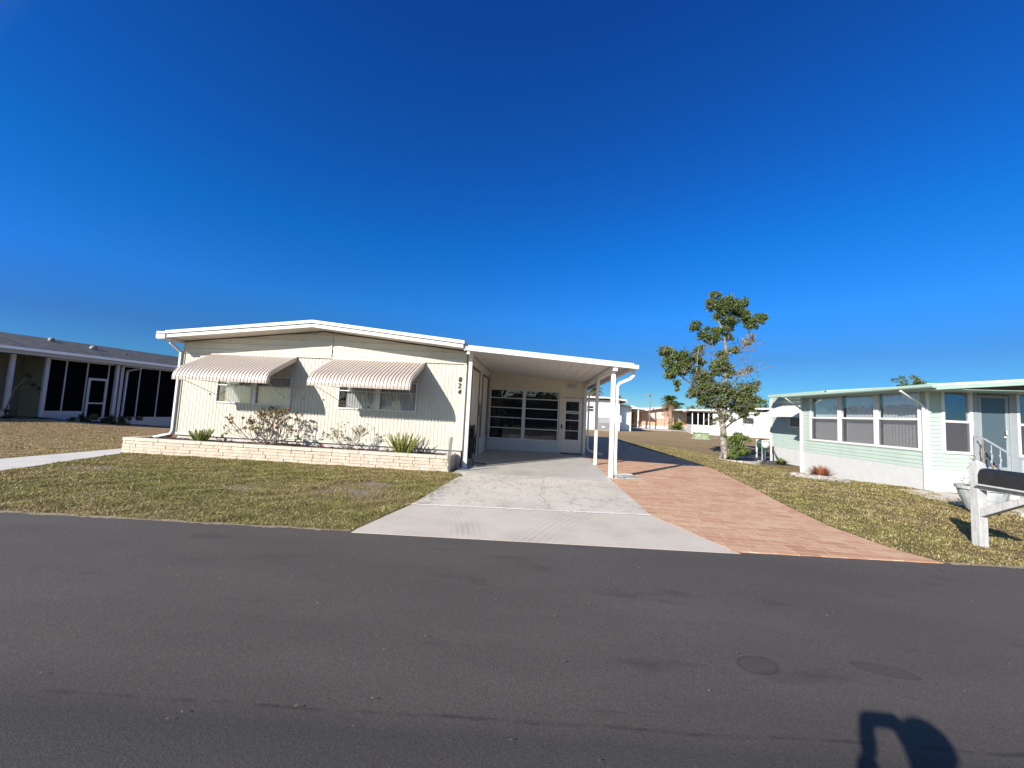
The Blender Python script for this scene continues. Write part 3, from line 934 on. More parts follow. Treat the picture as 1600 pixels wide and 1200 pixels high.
# roof: two slopes with a double white edge
RF = 9.40
w = MB()
def slab(mb, x0, z0, x1, z1, y0, y1, t, mi=0):
    mb.hexa([(x0, y0, z0 - t), (x1, y0, z1 - t), (x1, y1, z1 - t), (x0, y1, z0 - t), (x0, y0, z0), (x1, y0, z1), (x1, y1, z1), (x0, y1, z0)], mi)
slab(w, -9.87, 3.215, -5.87, 3.635, RF, YB + .2, .085)
slab(w, -5.87, 3.635, -1.87, 3.245, RF, YB + .2, .085)
roof = w.build("roof", MT['white_roof'], home, bevel=.006)
w = MB()
slab(w, -9.84, 3.118, -5.87, 3.535, RF + .03, RF + .07, .085)
slab(w, -5.87, 3.535, -1.90, 3.145, RF + .03, RF + .07, .085)
w.build("fascia", MT['white_roof'], roof, bevel=.004)
w = MB()
slab(w, -9.84, 3.075, -5.87, 3.492, RF + .071, YF + .05, .02)
slab(w, -5.87, 3.492, -1.90, 3.102, RF + .071, YF + .05, .02)
w.build("soffit", MT['soffit'], roof)
w = MB()
gp = [(-9.875, 3.12), (-9.875, 3.0), (-10.08, 2.985), (-10.13, 3.03), (-10.13, 3.125), (-10.11, 3.125), (-10.10, 3.04), (-10.06, 3.01), (-9.90, 3.02), (-9.89, 3.12)]
w.extr(gp, 'y', RF + .02, YB, 0)
w.box((-10.115, RF + .012, 3.0), (-9.876, RF + .022, 3.12))
w.box((-10.12, RF + .015, 3.14), (-9.86, YB, 3.19))
gut = w.build("gutter", MT['white'], roof)
w = MB()
w.tube([(-10.02, 9.75, 3.0), (-10.02, 9.75, 2.93), (-9.915, 9.97, 2.72), (-9.915, 9.97, .56), (-9.95, 9.96, .47), (-10.45, 9.86, .33)], .040, square=True)
w.build("downspout", MT['white'], gut, bevel=.006)

# windows: two panes each, with blinds
def win_unit(x0, x1, parent, dark):
    f = MB()
    y0, y1 = YF - .028, YF + .05
    t = .035
    f.box((x0, y0, WZ0), (x0 + t, y1, WZ1)); f.box((x1 - t, y0, WZ0), (x1, y1, WZ1))
    f.box((x0 + t, y0, WZ0), (x1 - t, y1, WZ0 + t)); f.box((x0 + t, y0, WZ1 - t), (x1 - t, y1, WZ1))
    f.box((x0 + t, y0 + .012, 1.86), (x1 - t, y1 - .01, 1.885))
    fr = f.build("window", MT['white'], parent, bevel=.003)
    g_ = MB().box((x0 + t, YF + .012, WZ0 + t), (x1 - t, YF + .016, WZ1 - t))
    g_.build("pane", MT['glass_soft'], fr)
    b_ = MB()
    n_ = int((x1 - x0) / .045)
    xa = x0 + (.20 if dark else .03)
    P0, P1 = [], []
    for i in range(n_ + 1):
        xx = xa + (x1 - .03 - xa) * i / n_
        P0.append((xx, YF + .07 + (.016 if i % 2 else 0), WZ0 + .02)); P1.append((xx, YF + .07 + (.016 if i % 2 else 0), WZ1))
    b_.grid([P0, P1])
    b_.build("blind", MT['curtain'], fr)
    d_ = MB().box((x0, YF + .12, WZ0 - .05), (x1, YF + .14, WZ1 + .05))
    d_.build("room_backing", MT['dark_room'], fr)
for a, b_ in WN:
    win_unit(a, a + 1.03, home, True)
    win_unit(b_ - 1.03, b_, home, False)
    MB().box((a + 1.032, YF - .02, WZ0), (b_ - 1.032, YF + .05, WZ1)).build("window_post", MT['white'], home, bevel=.003)

# awnings
def awning(x0, x1, parent):
    zt, zb, dep = 2.70, 1.94, 1.10
    prof = [(0, 0), (.30, .155), (.58, .31), (.76, .41), (.86, .475), (.92, .53), (.965, .60), (.988, .66), (.998, .71), (1.0, .76)]
    prof = [(YF - .025 - dep * a, zt - b_ ) for a, b_ in prof]
    n_ = int(round((x1 - x0) / .0300))
    n_ -= n_ % 3 - 1
    mb = MB()
    st = (x1 - x0) / n_
    cols = []
    for i in range(n_ + 1):
        q = (i // 2) % 2
        cols.append((x0 + i * st, q))
    for i in range(n_):
        xa, xb = x0 + i * st, x0 + (i + 1) * st
        up = (i % 3 != 0)
        o = .016 if up else 0.0
        # ribs: two wide raised creams and one narrow sunken tan
        P = []
        for (yy, zz) in prof:
            P.append([(xa + (.004 if up else 0), yy - o * .6, zz + o), (xb - (.004 if up else 0), yy - o * .6, zz + o)])
        # scalloped lower lip
        yy, zz = prof[-1]
        P.append([(xa + .006, yy - o * .6, zz - .028), (xb - .006, yy - o * .6, zz - .028)])
        mb.grid(P, 0 if up else 1)
        if up:
            for xx in (xa, xb):
                s_ = .004 if xx == xa else -.004
                mb.grid([[(xx + s_, yy - o * .6, zz + o), (xx, yy, zz)] for yy, zz in prof], 0)
    aw = mb.build("awning", [MT['awn_cream'], MT['awn_tan']], parent)
    for xx, dx in ((x0, -.006), (x1, .006)):
        e = MB()
        top = [(yy - .004, zz + .012) for yy, zz in prof] + [(prof[-1][0], prof[-1][1] - .03)]
        low = [(yy + (.10 if k > 5 else .01), zz - (.10 if k <= 6 else .05)) for k, (yy, zz) in enumerate(prof)] + [(prof[-1][0] + .10, prof[-1][1] - .03)]
        e.grid([[(xx + dx, a, b_) for a, b_ in top], [(xx + dx, a, b_) for a, b_ in low]])
        e.grid([[(xx - dx, a, b_) for a, b_ in top], [(xx - dx, a, b_) for a, b_ in low]])
        e.grid([[(xx + dx, a, b_) for a, b_ in top], [(xx - dx, a, b_) for a, b_ in top]])
        e.build("awning_end", MT['awn_cream'], aw)
    MB().box((x0 - .01, YF - .05, zt - .02), (x1 + .01, YF - .013, zt + .025)).build("awning_rail", MT['awn_cream'], aw)
    r_ = MB()
    r_.box((x0 + .01, prof[-1][0] + .02, zb + .02), (x1 - .01, prof[-1][0] + .04, zb + .045))
    r_.build("front_bar", MT['alu'], aw)
    for s_, xe in ((1, x0 + .05), (-1, x1 - .05)):
        a_ = MB()
        a_.tube([(xe + s_ * .02, prof[-1][0] + .05, zb + .03), (xe + s_ * .62, YF - .03, 1.62 + .28)], .009, 6)
        a_.tube([(xe, prof[-1][0] + .05, zb + .05), (xe + s_ * .18, YF - .03, 1.60)], .008, 6)
        a_.build("awning_arm", MT['alu'], aw)
    return aw
awning(-9.01, -6.58, home)
awning(-5.54, -3.02, home)
for xx in (-9.0, -6.3, -5.75, -2.85):
    MB().tube([(xx, YF - .03, 1.61), (xx, YF + .0, 1.61)], .022, 8).build("shutter_bolt", MT['alu'], home)

# house number, written vertically
def text_mesh(txt, size, mat, name, parent, loc, rx=rad(90), rz=0.0, extrude=.006, shear=0.0):
    cu = bpy.data.curves.new(name, 'FONT')
    cu.body = txt
    cu.size = size
    cu.extrude = extrude
    cu.offset = .001
    cu.shear = shear
    cu.align_x = 'CENTER'
    tmp = bpy.data.objects.new("tmp", cu)
    COL.objects.link(tmp)
    bpy.context.view_layer.update()
    me = bpy.data.meshes.new_from_object(tmp.evaluated_get(bpy.context.evaluated_depsgraph_get()))
    bpy.data.objects.remove(tmp)
    o = bpy.data.objects.new(name, me)
    COL.objects.link(o)
    me.materials.clear()
    me.materials.append(mat)
    o.parent = parent
    q = parent
    while q.parent: q = q.parent
    o.location = Vector(loc) - Vector(q.location)
    o.rotation_euler = (rx, 0, rz)
    return o
text_mesh("8", .18, MT['number'], "house_number", home, (-2.055, YF - .022, 2.255), shear=.12)
text_mesh("2", .18, MT['number'], "house_number", home, (-2.06, YF - .022, 2.09), shear=.12)
text_mesh("4", .18, MT['number'], "house_number", home, (-2.06, YF - .022, 1.925), shear=.2)

# ---------------------------------------------------------------- carport
CF = 9.50
CX0, CX1, CZ0, CZ1 = -1.86, 2.33, 3.155, 2.857
port = thing("carport", "white carport with flat sloping roof and three square posts beside the cream home", "carport", (0.3, 12.4, 0))
def cz(x): return CZ0 + (CZ1 - CZ0) * (x - CX0) / (CX1 - CX0)
w = MB()
slab(w, CX0, CZ0, CX1, CZ1, CF, 25.6, .035)
croof = w.build("roof", MT['white_roof'], port, bevel=.004)
w = MB()
slab(w, CX0 - .02, CZ0 - .036, CX1 + .12, CZ1 - .043, CF - .01, CF + .03, .10)
w.box((CX0 - .03, CF - .02, CZ0 - .02), (CX0 - .0, CF + .04, CZ0 - .15))
w.build("fascia", MT['white'], croof, bevel=.004)
w = MB()
x = CX0 + .01
rowA = []
while x < CX1 - .05:
    for u, dz in ((0, -.078), (.28, -.078), (.283, -.066), (.30, -.066), (.303, -.078)):
        if x + u < CX1: rowA.append((x + u, dz))
    x += .305
w.grid([[(a, CF + .031, cz(a) + b_) for a, b_ in rowA], [(a, 15.3, cz(a) + b_) for a, b_ in rowA]])
w.build("ceiling", MT['port_ceiling'], croof)
w = MB()
w.box((1.845, CF + .05, 2.66), (1.955, 15.3, 2.79))
MB().box((-1.83, CF + .05, 2.93), (-1.74, 10.2, 3.06)).build('beam', MT['port_ceiling'], port, bevel=.004)
w.build("beam", MT['port_ceiling'], port, bevel=.004)
w = MB()
gp = [(2.42, 2.80), (2.42, 2.71), (2.52, 2.70), (2.56, 2.74), (2.56, 2.815), (2.545, 2.815), (2.54, 2.75), (2.51, 2.72), (2.435, 2.725), (2.435, 2.80)]
w.extr([(a - .115, b_ + .012) for a, b_ in gp], 'y', CF + .04, 25.6)
w.box((2.31, CF + .03, 2.715), (2.44, CF + .04, 2.82))
cg = w.build("gutter", MT['white'], croof)
w = MB()
w.tube([(2.38, 9.72, 2.72), (2.38, 9.74, 2.58), (2.31, 9.75, 2.50), (2.06, 9.79, 2.38), (2.005, 9.80, 2.30), (2.005, 9.80, .24), (2.03, 9.82, .13), (2.13, 9.87, .085), (2.50, 10.10, .062)], .047, square=True)
w.build("downspout", MT['white'], cg, bevel=.006)
w = MB()
w.tube([(2.38, 15.2, 2.72), (2.38, 15.2, 2.58), (2.32, 15.2, 2.50), (2.08, 15.2, 2.38), (2.03, 15.2, 2.30), (2.03, 15.2, .30), (2.08, 15.2, .2), (2.55, 15.0, .09)], .045, square=True)
w.build("downspout", MT['white'], cg, bevel=.006)
def post(x, y, zt, s_=.045, bracket=False):
    p = MB().box((x - s_, y - s_, .02), (x + s_, y + s_, zt))
    p.box((x - s_ - .02, y - s_ - .02, .02), (x + s_ + .02, y + s_ + .02, .03))
    if bracket:
        p.hexa([(x - s_, y - s_ - .003, zt - .45), (x + s_, y - s_ - .003, zt - .45), (x + s_, y + s_ + .003, zt - .45), (x - s_, y + s_ + .003, zt - .45),
                (x - s_, y - s_ - .14, zt), (x + s_, y - s_ - .14, zt), (x + s_, y + s_ + .14, zt), (x - s_, y + s_ + .14, zt)])
    p.build("post", MT['white'], port, bevel=.006)
post(-1.775, 9.95, 2.93)
post(1.90, 9.80, 2.66, .05)
post(1.90, 12.32, 2.66, .045, True)
for a_, b_ in (((1.86, CF + .03, 2.70), (1.95, CF + .05, 2.80)), ((-1.81, CF + .03, 2.93), (-1.75, CF + .05, 3.06))): MB().box(a_, b_).build('beam_cap', MT['white'], port)

# enclosed porch room at the back of the carport
room = thing("porch_room", "cream enclosed porch with a tall louvred window wall and white door at the back of the carport", "sunroom", (0, 15.3, 0))
YW = 15.3
def wz(x): return cz(x) - .08
w = MB()
wx0, wx1, wz0, wz1 = -1.83, .90, .46, 2.43
w.hexa([(-1.88, YW, wz1), (1.95, YW, wz1), (1.95, YW + .08, wz1), (-1.88, YW + .08, wz1), (-1.88, YW, wz(-1.88)), (1.95, YW, wz(1.95)), (1.95, YW + .08, wz(1.95)), (-1.88, YW + .08, wz(-1.88))])
w.box((.90, YW, .03), (1.02, YW + .08, wz1))
w.box((1.02, YW, 2.22), (1.82, YW + .08, wz1))
w.box((1.82, YW, .03), (1.95, YW + .08, wz1))
w.build("front_wall", MT['room_wall'], room)
w = MB().box((-1.88, YW - .02, .025), (.90, YW + .08, wz0)); w.build("kick_panel", MT['found'], room, bevel=.004)
w = MB().box((1.87, YW + .08, .02), (1.95, 25.4, 2.72)).box((-1.88, 25.4, .02), (1.95, 25.48, 2.8)); w.build("side_wall", MT['room_wall'], room)
w = MB().box((1.845, YW - .10, .022), (1.955, YW - .002, 2.66)); w.build("corner_post", MT['white'], room, bevel=.005)
for (a, b_) in ((-1.87, -.53), (-.48, .88)):
    f = MB()
    t = .04
    y0, y1 = YW - .03, YW + .05
    f.box((a, y0, wz0), (a + t, y1, wz1)); f.box((b_ - t, y0, wz0), (b_, y1, wz1))
    f.box((a + t, y0, wz1 - t), (b_ - t, y1, wz1)); f.box((a + t, y0, wz0), (b_ - t, y1, wz0 + t))
    for zz in (.90, 1.31, 1.70, 2.08):
        f.box((a + t, y0 + .008, zz - .016), (b_ - t, y1 - .01, zz + .016))
    fr = f.build("window", MT['white'], room, bevel=.003)
    MB().box((a + t, YW + .01, wz0 + t), (b_ - t, YW + .014, wz1 - t)).build("pane", MT['glass_dark'], fr)
MB().box((-.528, YW - .024, wz0), (-.482, YW + .06, wz1)).build("window_post", MT['white'], room)
# storm door
f = MB()
f.box((1.02, YW - .012, .05), (1.13, YW + .04, 2.2)); f.box((1.69, YW - .012, .05), (1.80, YW + .04, 2.2))
f.box((1.13, YW - .012, .05), (1.69, YW + .04, .53)); f.box((1.13, YW - .012, 2.08), (1.69, YW + .04, 2.2))
dr = f.build("door", MT['door_white'], room, bevel=.004)
f = MB()
for x0_, x1_ in ((1.12, 1.155), (1.665, 1.70)): f.box((x0_, YW - .03, .53), (x1_, YW - .013, 2.09))
for zz in (.545, 1.32, 1.60, 1.665, 2.07): f.box((1.155, YW - .028, zz - .018), (1.665, YW - .013, zz + .018))
f.box((1.155, YW - .022, .90), (1.665, YW - .013, .925))
f.build("door_frame", MT['white'], dr)
MB().box((1.13, YW + .0, .53), (1.69, YW + .006, 2.08)).build("pane", MT['glass_dark'], dr)
f = MB()
for i in range(12):
    f.box((1.16 + i * .042, YW + .06, 1.33), (1.18 + i * .042, YW + .07, 2.06))
f.build("curtain", MT['blind_grey'], dr)
MB().box((.985, YW - .05, .98), (1.045, YW - .002, 1.14)).build("door_handle", MT['dark_metal'], room, bevel=.006)
f = MB()
for a in (1.17, 1.37):
    f.box((a, YW - .02, 2.58), (a + .17, YW - .002, 2.74))
    for k in range(5): f.box((a + .01, YW - .03, 2.595 + k * .029), (a + .16, YW - .0205, 2.608 + k * .029))
f.build("vent", MT['blind_grey'], room)
MB().box((1.0, YW - .35, .024), (1.82, YW - .03, .05)).build("threshold", MT['dark_metal'], room)
w = MB().box((-1.80, 19.4, .03), (1.86, 19.45, 2.7)).box((-1.86, YW + .09, .03), (-1.80, 19.4, 2.9)).box((-1.8, YW + .1, .024), (1.86, 19.4, .03))
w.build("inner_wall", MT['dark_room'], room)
# stair rail to the house door, seen through the glass
f = MB()
f.tube([(-1.5, 16.3, 1.62), (-.98, 16.0, 1.27), (-.98, 15.9, 1.25)], .02, square=True)
f.box((-1.0, 15.88, .04), (-.95, 15.93, 1.27))
for k in range(6): f.box((-1.72 + k * .11, 16.0, .95 - k * .04), (-1.70 + k * .11, 16.02, 1.45 - max(0, k - 1) * .03))
f.tube([(-1.72, 16.0, 1.0), (-.98, 15.92, .62)], .018, square=True)
f.build("stair_rail", MT['white'], room)
f = MB().box((.45, 18.9, .03), (1.0, 19.35, .95)).box((-1.2, 18.6, .5), (-.6, 19.3, 1.55)); f.build("stored_box", MT['brown_frame'], room, bevel=.02)

# downspout splash blocks
sb = thing("splash_block", "pale concrete splash block under the carport downspout", "splash block", (2.3, 9.95, .015))
f = MB()
f.hexa([(2.0, 9.66, .016), (2.72, 9.86, .016), (2.68, 10.1, .016), (1.98, 9.92, .016), (2.02, 9.68, .055), (2.70, 9.88, .03), (2.66, 10.08, .03), (2.0, 9.90, .055)])
f.build("slab", MT['curb_white'], sb, bevel=.008)
f = MB().hexa([(2.02, 9.72, .056), (2.24, 9.78, .056), (2.22, 9.86, .056), (2.0, 9.80, .056), (2.02, 9.72, .095), (2.24, 9.78, .085), (2.22, 9.86, .085), (2.0, 9.80, .095)])
f.build("side_lip", MT['curb_white'], sb, bevel=.006)
bl = MB(); bl.ball((2.75, 14.2, .10), (.10, .10, .085), seg=12, rings=8)
bo = bl.build("paving_stone_ball", MT['far_blue']); bo.name = "stone_ball"
prop(bo, "small round pale stone on the shaded pavers behind the carport posts", "stone")

# hose coil
hr = thing("garden_hose", "black garden hose coiled on the cream home's side wall behind the carport post", "hose", (-1.72, 10.45, 0))
f = MB()
for k in range(15):
    a0 = rng.uniform(-.03, .03)
    wd_, top, bot = .09 + .012 * k * rng.uniform(.7, 1.1), 1.0 + rng.uniform(-.03, .02), .12 + rng.uniform(0, .22)
    pts = []
    for i in range(25):
        t = 2 * math.pi * i / 24
        zc = (top + bot) / 2
        yy = 10.80 + math.sin(t) * wd_ * 1.6 * (1.25 - .55 * math.cos(t)) + a0
        pts.append((-1.85 + .026 * (k % 6) + rng.uniform(-.006, .006), yy, zc + (top - bot) / 2 * math.cos(t)))
    f.tube(pts, .0105, 6, caps=False)
f.tube([(-1.78, 10.6, .3), (-1.68, 10.7, .07), (-1.52, 10.9, .04), (-1.36, 10.85, .04), (-1.34, 10.55, .04), (-1.52, 10.38, .04), (-1.70, 10.45, .06)], .0105, 6)
f.build("coil", MT['hose'], hr)
f = MB().box((-1.885, 10.70, .96), (-1.74, 10.90, 1.09)).box((-1.739, 10.66, .92), (-1.72, 10.94, 1.12)); f.build("holder", MT['dark_metal'], hr, bevel=.008)

# ---------------------------------------------------------------- stone planter
PX0, PX1, PY = -10.50, -2.05, 9.24
pl = thing("stone_planter", "long low planter wall of pale split-face stone in front of the cream home", "planter", (-6.3, 9.3, 0))
f = MB()
f.box((PX0 + .03, PY + .03, -.02), (PX1 - .03, PY + .13, .31))
f.box((PX0 + .03, PY + .13, -.02), (PX0 + .13, 10.5, .31))
f.box((PX1 - .13, PY + .13, -.02), (PX1 - .03, 10.0, .31))
f.build("mortar_core", MT['mortar'], pl)
f = MB()
def course(z0, z1, off, ln, mb, cap=False):
    x_ = PX0 - off
    while x_ < PX1:
        L_ = ln * rng.uniform(.82, 1.2)
        a, b_ = max(PX0, x_) + .004, min(PX1, x_ + L_) - .004
        if b_ - a > .04:
            jy = rng.uniform(-.009, .009)
            ov = .012 if cap else 0
            mb.hexa([(a, PY + jy - ov, z0), (b_, PY + jy + rng.uniform(-.004, .004) - ov, z0), (b_, PY + (.15 if cap else .06), z0), (a, PY + (.15 if cap else .06), z0),
                     (a + rng.uniform(0, .003), PY + jy + rng.uniform(-.004, .004) - ov, z1), (b_, PY + jy - ov, z1 + rng.uniform(-.003, .003)), (b_, PY + (.15 if cap else .06), z1), (a, PY + (.15 if cap else .06), z1)])
        x_ += L_
for k in range(4):
    course(-.005 + k * .078, .068 + k * .078, [0, .22, .1, .3][k], .40, f)
y_ = PY + .02                              # right return, facing the driveway
for k in range(4):
    yy = PY + .07
    while yy < 9.98:
        L_ = .36 * rng.uniform(.8, 1.2)
        jx = rng.uniform(-.004, .008)
        f.box((PX1 - .06, yy + .004, -.005 + k * .078), (PX1 + jx, min(9.99, yy + L_) - .004, .068 + k * .078))
        yy += L_
f.build("stone_face", MT['stone'], pl, bevel=.006)
f = MB()
course(.311, .385, .3, .62, f, True)
for x0_, x1_, y1_ in ((PX0, PX0 + .15, 10.5), (PX1 - .15, PX1 + .01, 10.0)):
    yy = PY + .155
    while yy < y1_:
        f.box((x0_, yy, .311), (x1_, min(y1_, yy + .5) - .006, .385)); yy += .5
f.build("stone_cap", MT['stone_cap'], pl, bevel=.007)
f = MB()
xs_, ys_ = np.linspace(PX0 + .13, PX1 - .13, 130), np.linspace(PY + .13, 10.11, 14)
f.grid([[(x_, y_, .335 + rng.uniform(-.012, .03) + (.03 if abs(x_ + 6.9) < .6 else 0)) for x_ in xs_] for y_ in ys_])
f.build("mulch_bed", MT['mulch'], pl)

def cyl_between(mb, a, b_, ra, rb, seg=6, mi=0): mb.tube([a, b_], [ra, rb], seg, mi)
def rod_branch(mb, p, d, L, r, depth, tips, bend=.35, split=(2, 3), zbias=.15, shrink=.72):
    pts, rs = [Vector(p)], [r]
    d = Vector(d).normalized()
    n_ = 3
    for i in range(n_):
        d = (d + Vector((rng.uniform(-1, 1), rng.uniform(-1, 1), rng.uniform(-.6, 1))) * bend * .45 + Vector((0, 0, zbias * .3))).normalized()
        pts.append(pts[-1] + d * L / n_)
        rs.append(r * (1 - .22 * (i + 1) / n_))
    mb.tube(pts, rs, 5, caps=(depth == 0))
    if depth == 0:
        tips.append((pts[-1], d))
        return
    for k in range(rng.randint(*split)):
        dd = (d + Vector((rng.uniform(-1, 1), rng.uniform(-1, 1), rng.uniform(-.5, .9))) * .75).normalized()
        rod_branch(mb, pts[-1], dd, L * shrink * rng.uniform(.75, 1.15), rs[-1] * .8, depth - 1, tips, bend, split, zbias, shrink)

def shrub(name, label, base, spread, height, n0, depth, r, L, leaf_n, leaf_r, leaf_sz, mats, probs, ymin=None):
    t = thing(name, label, "shrub", base)
    mb, tips = MB(), []
    for k in range(n0):
        a = 2 * math.pi * (k + rng.random() * .8) / n0
        el = rng.uniform(.15, 1.0)
        rod_branch(mb, (base[0] + rng.uniform(-.06, .06), base[1] + rng.uniform(-.05, .05), base[2]), (math.cos(a) * spread, math.sin(a) * .38 - .1, el * height), L * rng.uniform(.8, 1.15), r, depth, tips)
    mb.v = [(a, (b_ if b_ < 9.93 else 9.93 - rng.random() * .02), c) for a, b_, c in mb.v] if ymin is None else mb.v
    mb.build("branches", MT['twig'], t)
    cs = [tuple(p) for p, d_ in tips]
    cs = [(a, min(b_, 9.9), c) for a, b_, c in cs] if ymin is None else cs
    leaf_cloud("foliage", cs, [leaf_r * rng.uniform(.6, 1.3) for _ in cs], [max(2, int(leaf_n * rng.uniform(.3, 1.5))) for _ in cs], leaf_sz, mats, t, probs, origin=base, shell=.1)
    return t
shrub("flowering_shrub", "wide bare-branched shrub with red leaf tips in the stone planter below the left awning", (-6.95, 9.66, .33), 1.6, .75, 11, 3, .016, .42, 6, .06, .070,
      [LEAF['olive'], LEAF['mid'], LEAF['dry'], LEAF['pink'], LEAF['red']], [.34, .24, .18, .14, .10])
shrub("bare_shrub", "thin nearly leafless shrub in the stone planter between the two awnings", (-4.80, 9.66, .33), 1.0, 1.05, 10, 3, .0085, .29, 3, .04, .045,
      [LEAF['olive'], LEAF['pale'], LEAF['dry']], [.4, .35, .25])

def fern(name, label, base, n, L, r, mats, probs, spread=1.0, cat="fern"):
    """clump of upright bottle-brush plumes"""
    t = thing(name, label, cat, base)
    st = MB()
    C_, R_, N_ = [], [], []
    for k in range(n):
        a = rng.uniform(0, 2 * math.pi)
        q = rng.random() ** .6
        d = Vector((math.cos(a) * q * spread, math.sin(a) * q * spread * .7, 1)).normalized()
        l_ = L * rng.uniform(.65, 1.1)
        p0 = Vector(base) + Vector((math.cos(a) * q * .10 * spread * 2, math.sin(a) * q * .07 * spread * 2, 0))
        pts = [p0 + d * l_ * i / 4 + Vector((0, 0, .02 * i * i * q * .2)) for i in range(5)]
        st.tube(pts, [.006, .005, .004, .003, .002], 4)
        for i in range(14):
            u = .12 + .88 * i / 13
            C_.append(tuple(p0 + d * l_ * u)); R_.append(r * (1.05 - u * .75)); N_.append(13)
    st.build("stems", mats[0], t)
    leaf_cloud("fronds", C_, R_, N_, .030, mats, t, probs, origin=base, shell=.3, aspect=.28, up=1.2, squash=1.0)
    return t
fern("foxtail_fern", "large yellow-green foxtail fern in the stone planter near the carport", (-3.32, 9.62, .33), 58, .52, .046, [LEAF['fern'], LEAF['fern2'], LEAF['bright']], [.42, .48, .1], .95)
fern("foxtail_fern", "small bright green fern at the left end of the stone planter", (-8.74, 9.62, .34), 34, .32, .040, [LEAF['fern'], LEAF['bright'], LEAF['fern2']], [.45, .3, .25], .75)
def low_plant(name, label, base, n, L, w_, mats, probs, cat="plant", spread=1.0, arch=.3):
    """rosette of tapering blades"""
    t = thing(name, label, cat, base)
    V, idx = [], []
    for k in range(n):
        a = rng.uniform(0, 2 * math.pi)
        q = rng.random()
        d = Vector((math.cos(a) * q * spread, math.sin(a) * q * spread, 1)).normalized()
        s_ = Vector((-math.sin(a), math.cos(a), 0)) * w_
        l_ = L * rng.uniform(.55, 1.1)
        p0 = Vector((math.cos(a), math.sin(a), 0)) * q * L * .25
        p1 = p0 + d * l_ * .55
        p2 = p0 + d * l_ + Vector((math.cos(a), math.sin(a), -.6)) * l_ * arch * q
        V.append([tuple(p0 - s_ * .5), tuple(p1 - s_), tuple(p2), tuple(p1 + s_)])
        idx.append(rng.choices(range(len(mats)), probs)[0])
    np_mesh("leaves", np.array(V), 4, mats, np.array(idx), t)
    return t
low_plant("red_plant", "small red-leaved plant at the left corner of the stone planter", (-10.2, 10.15, .34), 60, .22, .014, [LEAF['red'], LEAF['rust'], LEAF['pink']], [.5, .3, .2])
low_plant("red_plant", "tiny pink seedling in the mulch between the two bare shrubs", (-5.55, 9.8, .35), 14, .10, .012, [LEAF['pink'], LEAF['red']], [.6, .4])
# marker stake
f = MB().hexa([(-2.03, 9.135, 0), (-2.0, 9.135, 0), (-2.0, 9.143, 0), (-2.03, 9.143, 0), (-2.02, 9.135, .30), (-1.99, 9.135, .30), (-1.99, 9.143, .30), (-2.02, 9.143, .30)])
sk = thing("marker_stake", "thin clear plastic marker stake in front of the planter's right end", "marker", (-2.0, 9.14, 0))
f.build("stake", MT['stake'], sk)
MB().hexa([(-2.065, 9.125, .26), (-1.985, 9.125, .26), (-1.985, 9.134, .26), (-2.065, 9.134, .26), (-2.035, 9.125, .84), (-1.95, 9.125, .86), (-1.95, 9.134, .86), (-2.035, 9.134, .84)]).build("plate", MT['stake'], sk)

# ---------------------------------------------------------------- mailbox
mbx = thing("mailbox", "black mailbox on a weathered white wooden post beside the road", "mailbox", (6.17, 5.82, 0), rad(0))
f = MB()
px, py, s_ = 6.165, 5.83, .055
f.box((px - s_, py - s_, -.05), (px + s_, py + s_, 1.12))
f.add([(px - s_, py - s_, 1.12), (px + s_, py - s_, 1.12), (px + s_, py + s_, 1.12), (px - s_, py + s_, 1.12), (px, py, 1.17)], [(0, 1, 4), (1, 2, 4), (2, 3, 4), (3, 0, 4)])
f.build("post", MT['post_wood'], mbx, bevel=.006)
f = MB().box((px - .05, py - s_ - .72, .77), (px + .05, py - s_ - .001, .83)).box((px - .12, py - s_ - .66, .831), (px + .12, py - s_ - .02, .85))
f.build("arm", MT['post_wood'], mbx, bevel=.004)
f = MB().extr([(py - s_ - .001, .40), (py - s_ - .001, .52), (py - s_ - .50, .768), (py - s_ - .64, .768)], 'x', px - .045, px + .045)
f.build("brace", MT['post_wood'], mbx, bevel=.004)
prof = [(-.085, 0), (.085, 0), (.085, .13)] + [(.085 * math.cos(a), .13 + .085 * math.sin(a)) for a in np.linspace(.2, math.pi - .2, 9)] + [(-.085, .13)]
f = MB().extr([(px + a, .852 + b_) for a, b_ in prof], 'y', py - s_ - .55, py - s_ - .03)
bx = f.build("box", MT['mail_black'], mbx, bevel=.004)
f = MB().extr([(px + a * 1.05, .850 + b_ * 1.03) for a, b_ in prof], 'y', py - s_ - .575, py - s_ - .545)
f.box((px - .018, py - s_ - .59, 1.04), (px + .018, py - s_ - .575, 1.07))
f.build("lid", MT['mail_black'], bx, bevel=.003)
f = MB().box((px + .087, py - .35, .95), (px + .092, py - .18, .975)).box((px + .087, py - .20, .95), (px + .092, py - .13, 1.01)); f.build("flag", paint("flag_red", (.45, .03, .03)), bx)

# ---------------------------------------------------------------- mint house (right)
mint = thing("mint_house", "pale mint green house with big white framed windows and white block foundation on the right", "house", (10.4, 10.95, 0))
MX, MY0, MY1 = 10.40, 10.95, 15.85
def lap_rows(z0, z1, pitch=.105, d=.013):
    out, z = [], z0
    while z < z1 - .01:
        zt_ = min(z + pitch, z1)
        out += [(z + .0005, d), (zt_ - .012, .002), (zt_ - .004, 0)]
        z += pitch
    out.append((z1, 0))
    return out
def lap_yz(mb, x, y0, y1, z0, z1, sgn=-1):
    mb.grid([[(x + sgn * d_, y0, zz), (x + sgn * d_, y1, zz)] for zz, d_ in lap_rows(z0, z1)])
def lap_xz(mb, y, x0, x1, z0, z1, sgn=-1):
    mb.grid([[(x0, y + sgn * d_, zz), (x1, y + sgn * d_, zz)] for zz, d_ in lap_rows(z0, z1)])
W0, W1, WB, WT = 11.13, 15.36, 1.02, 2.67
f = MB()
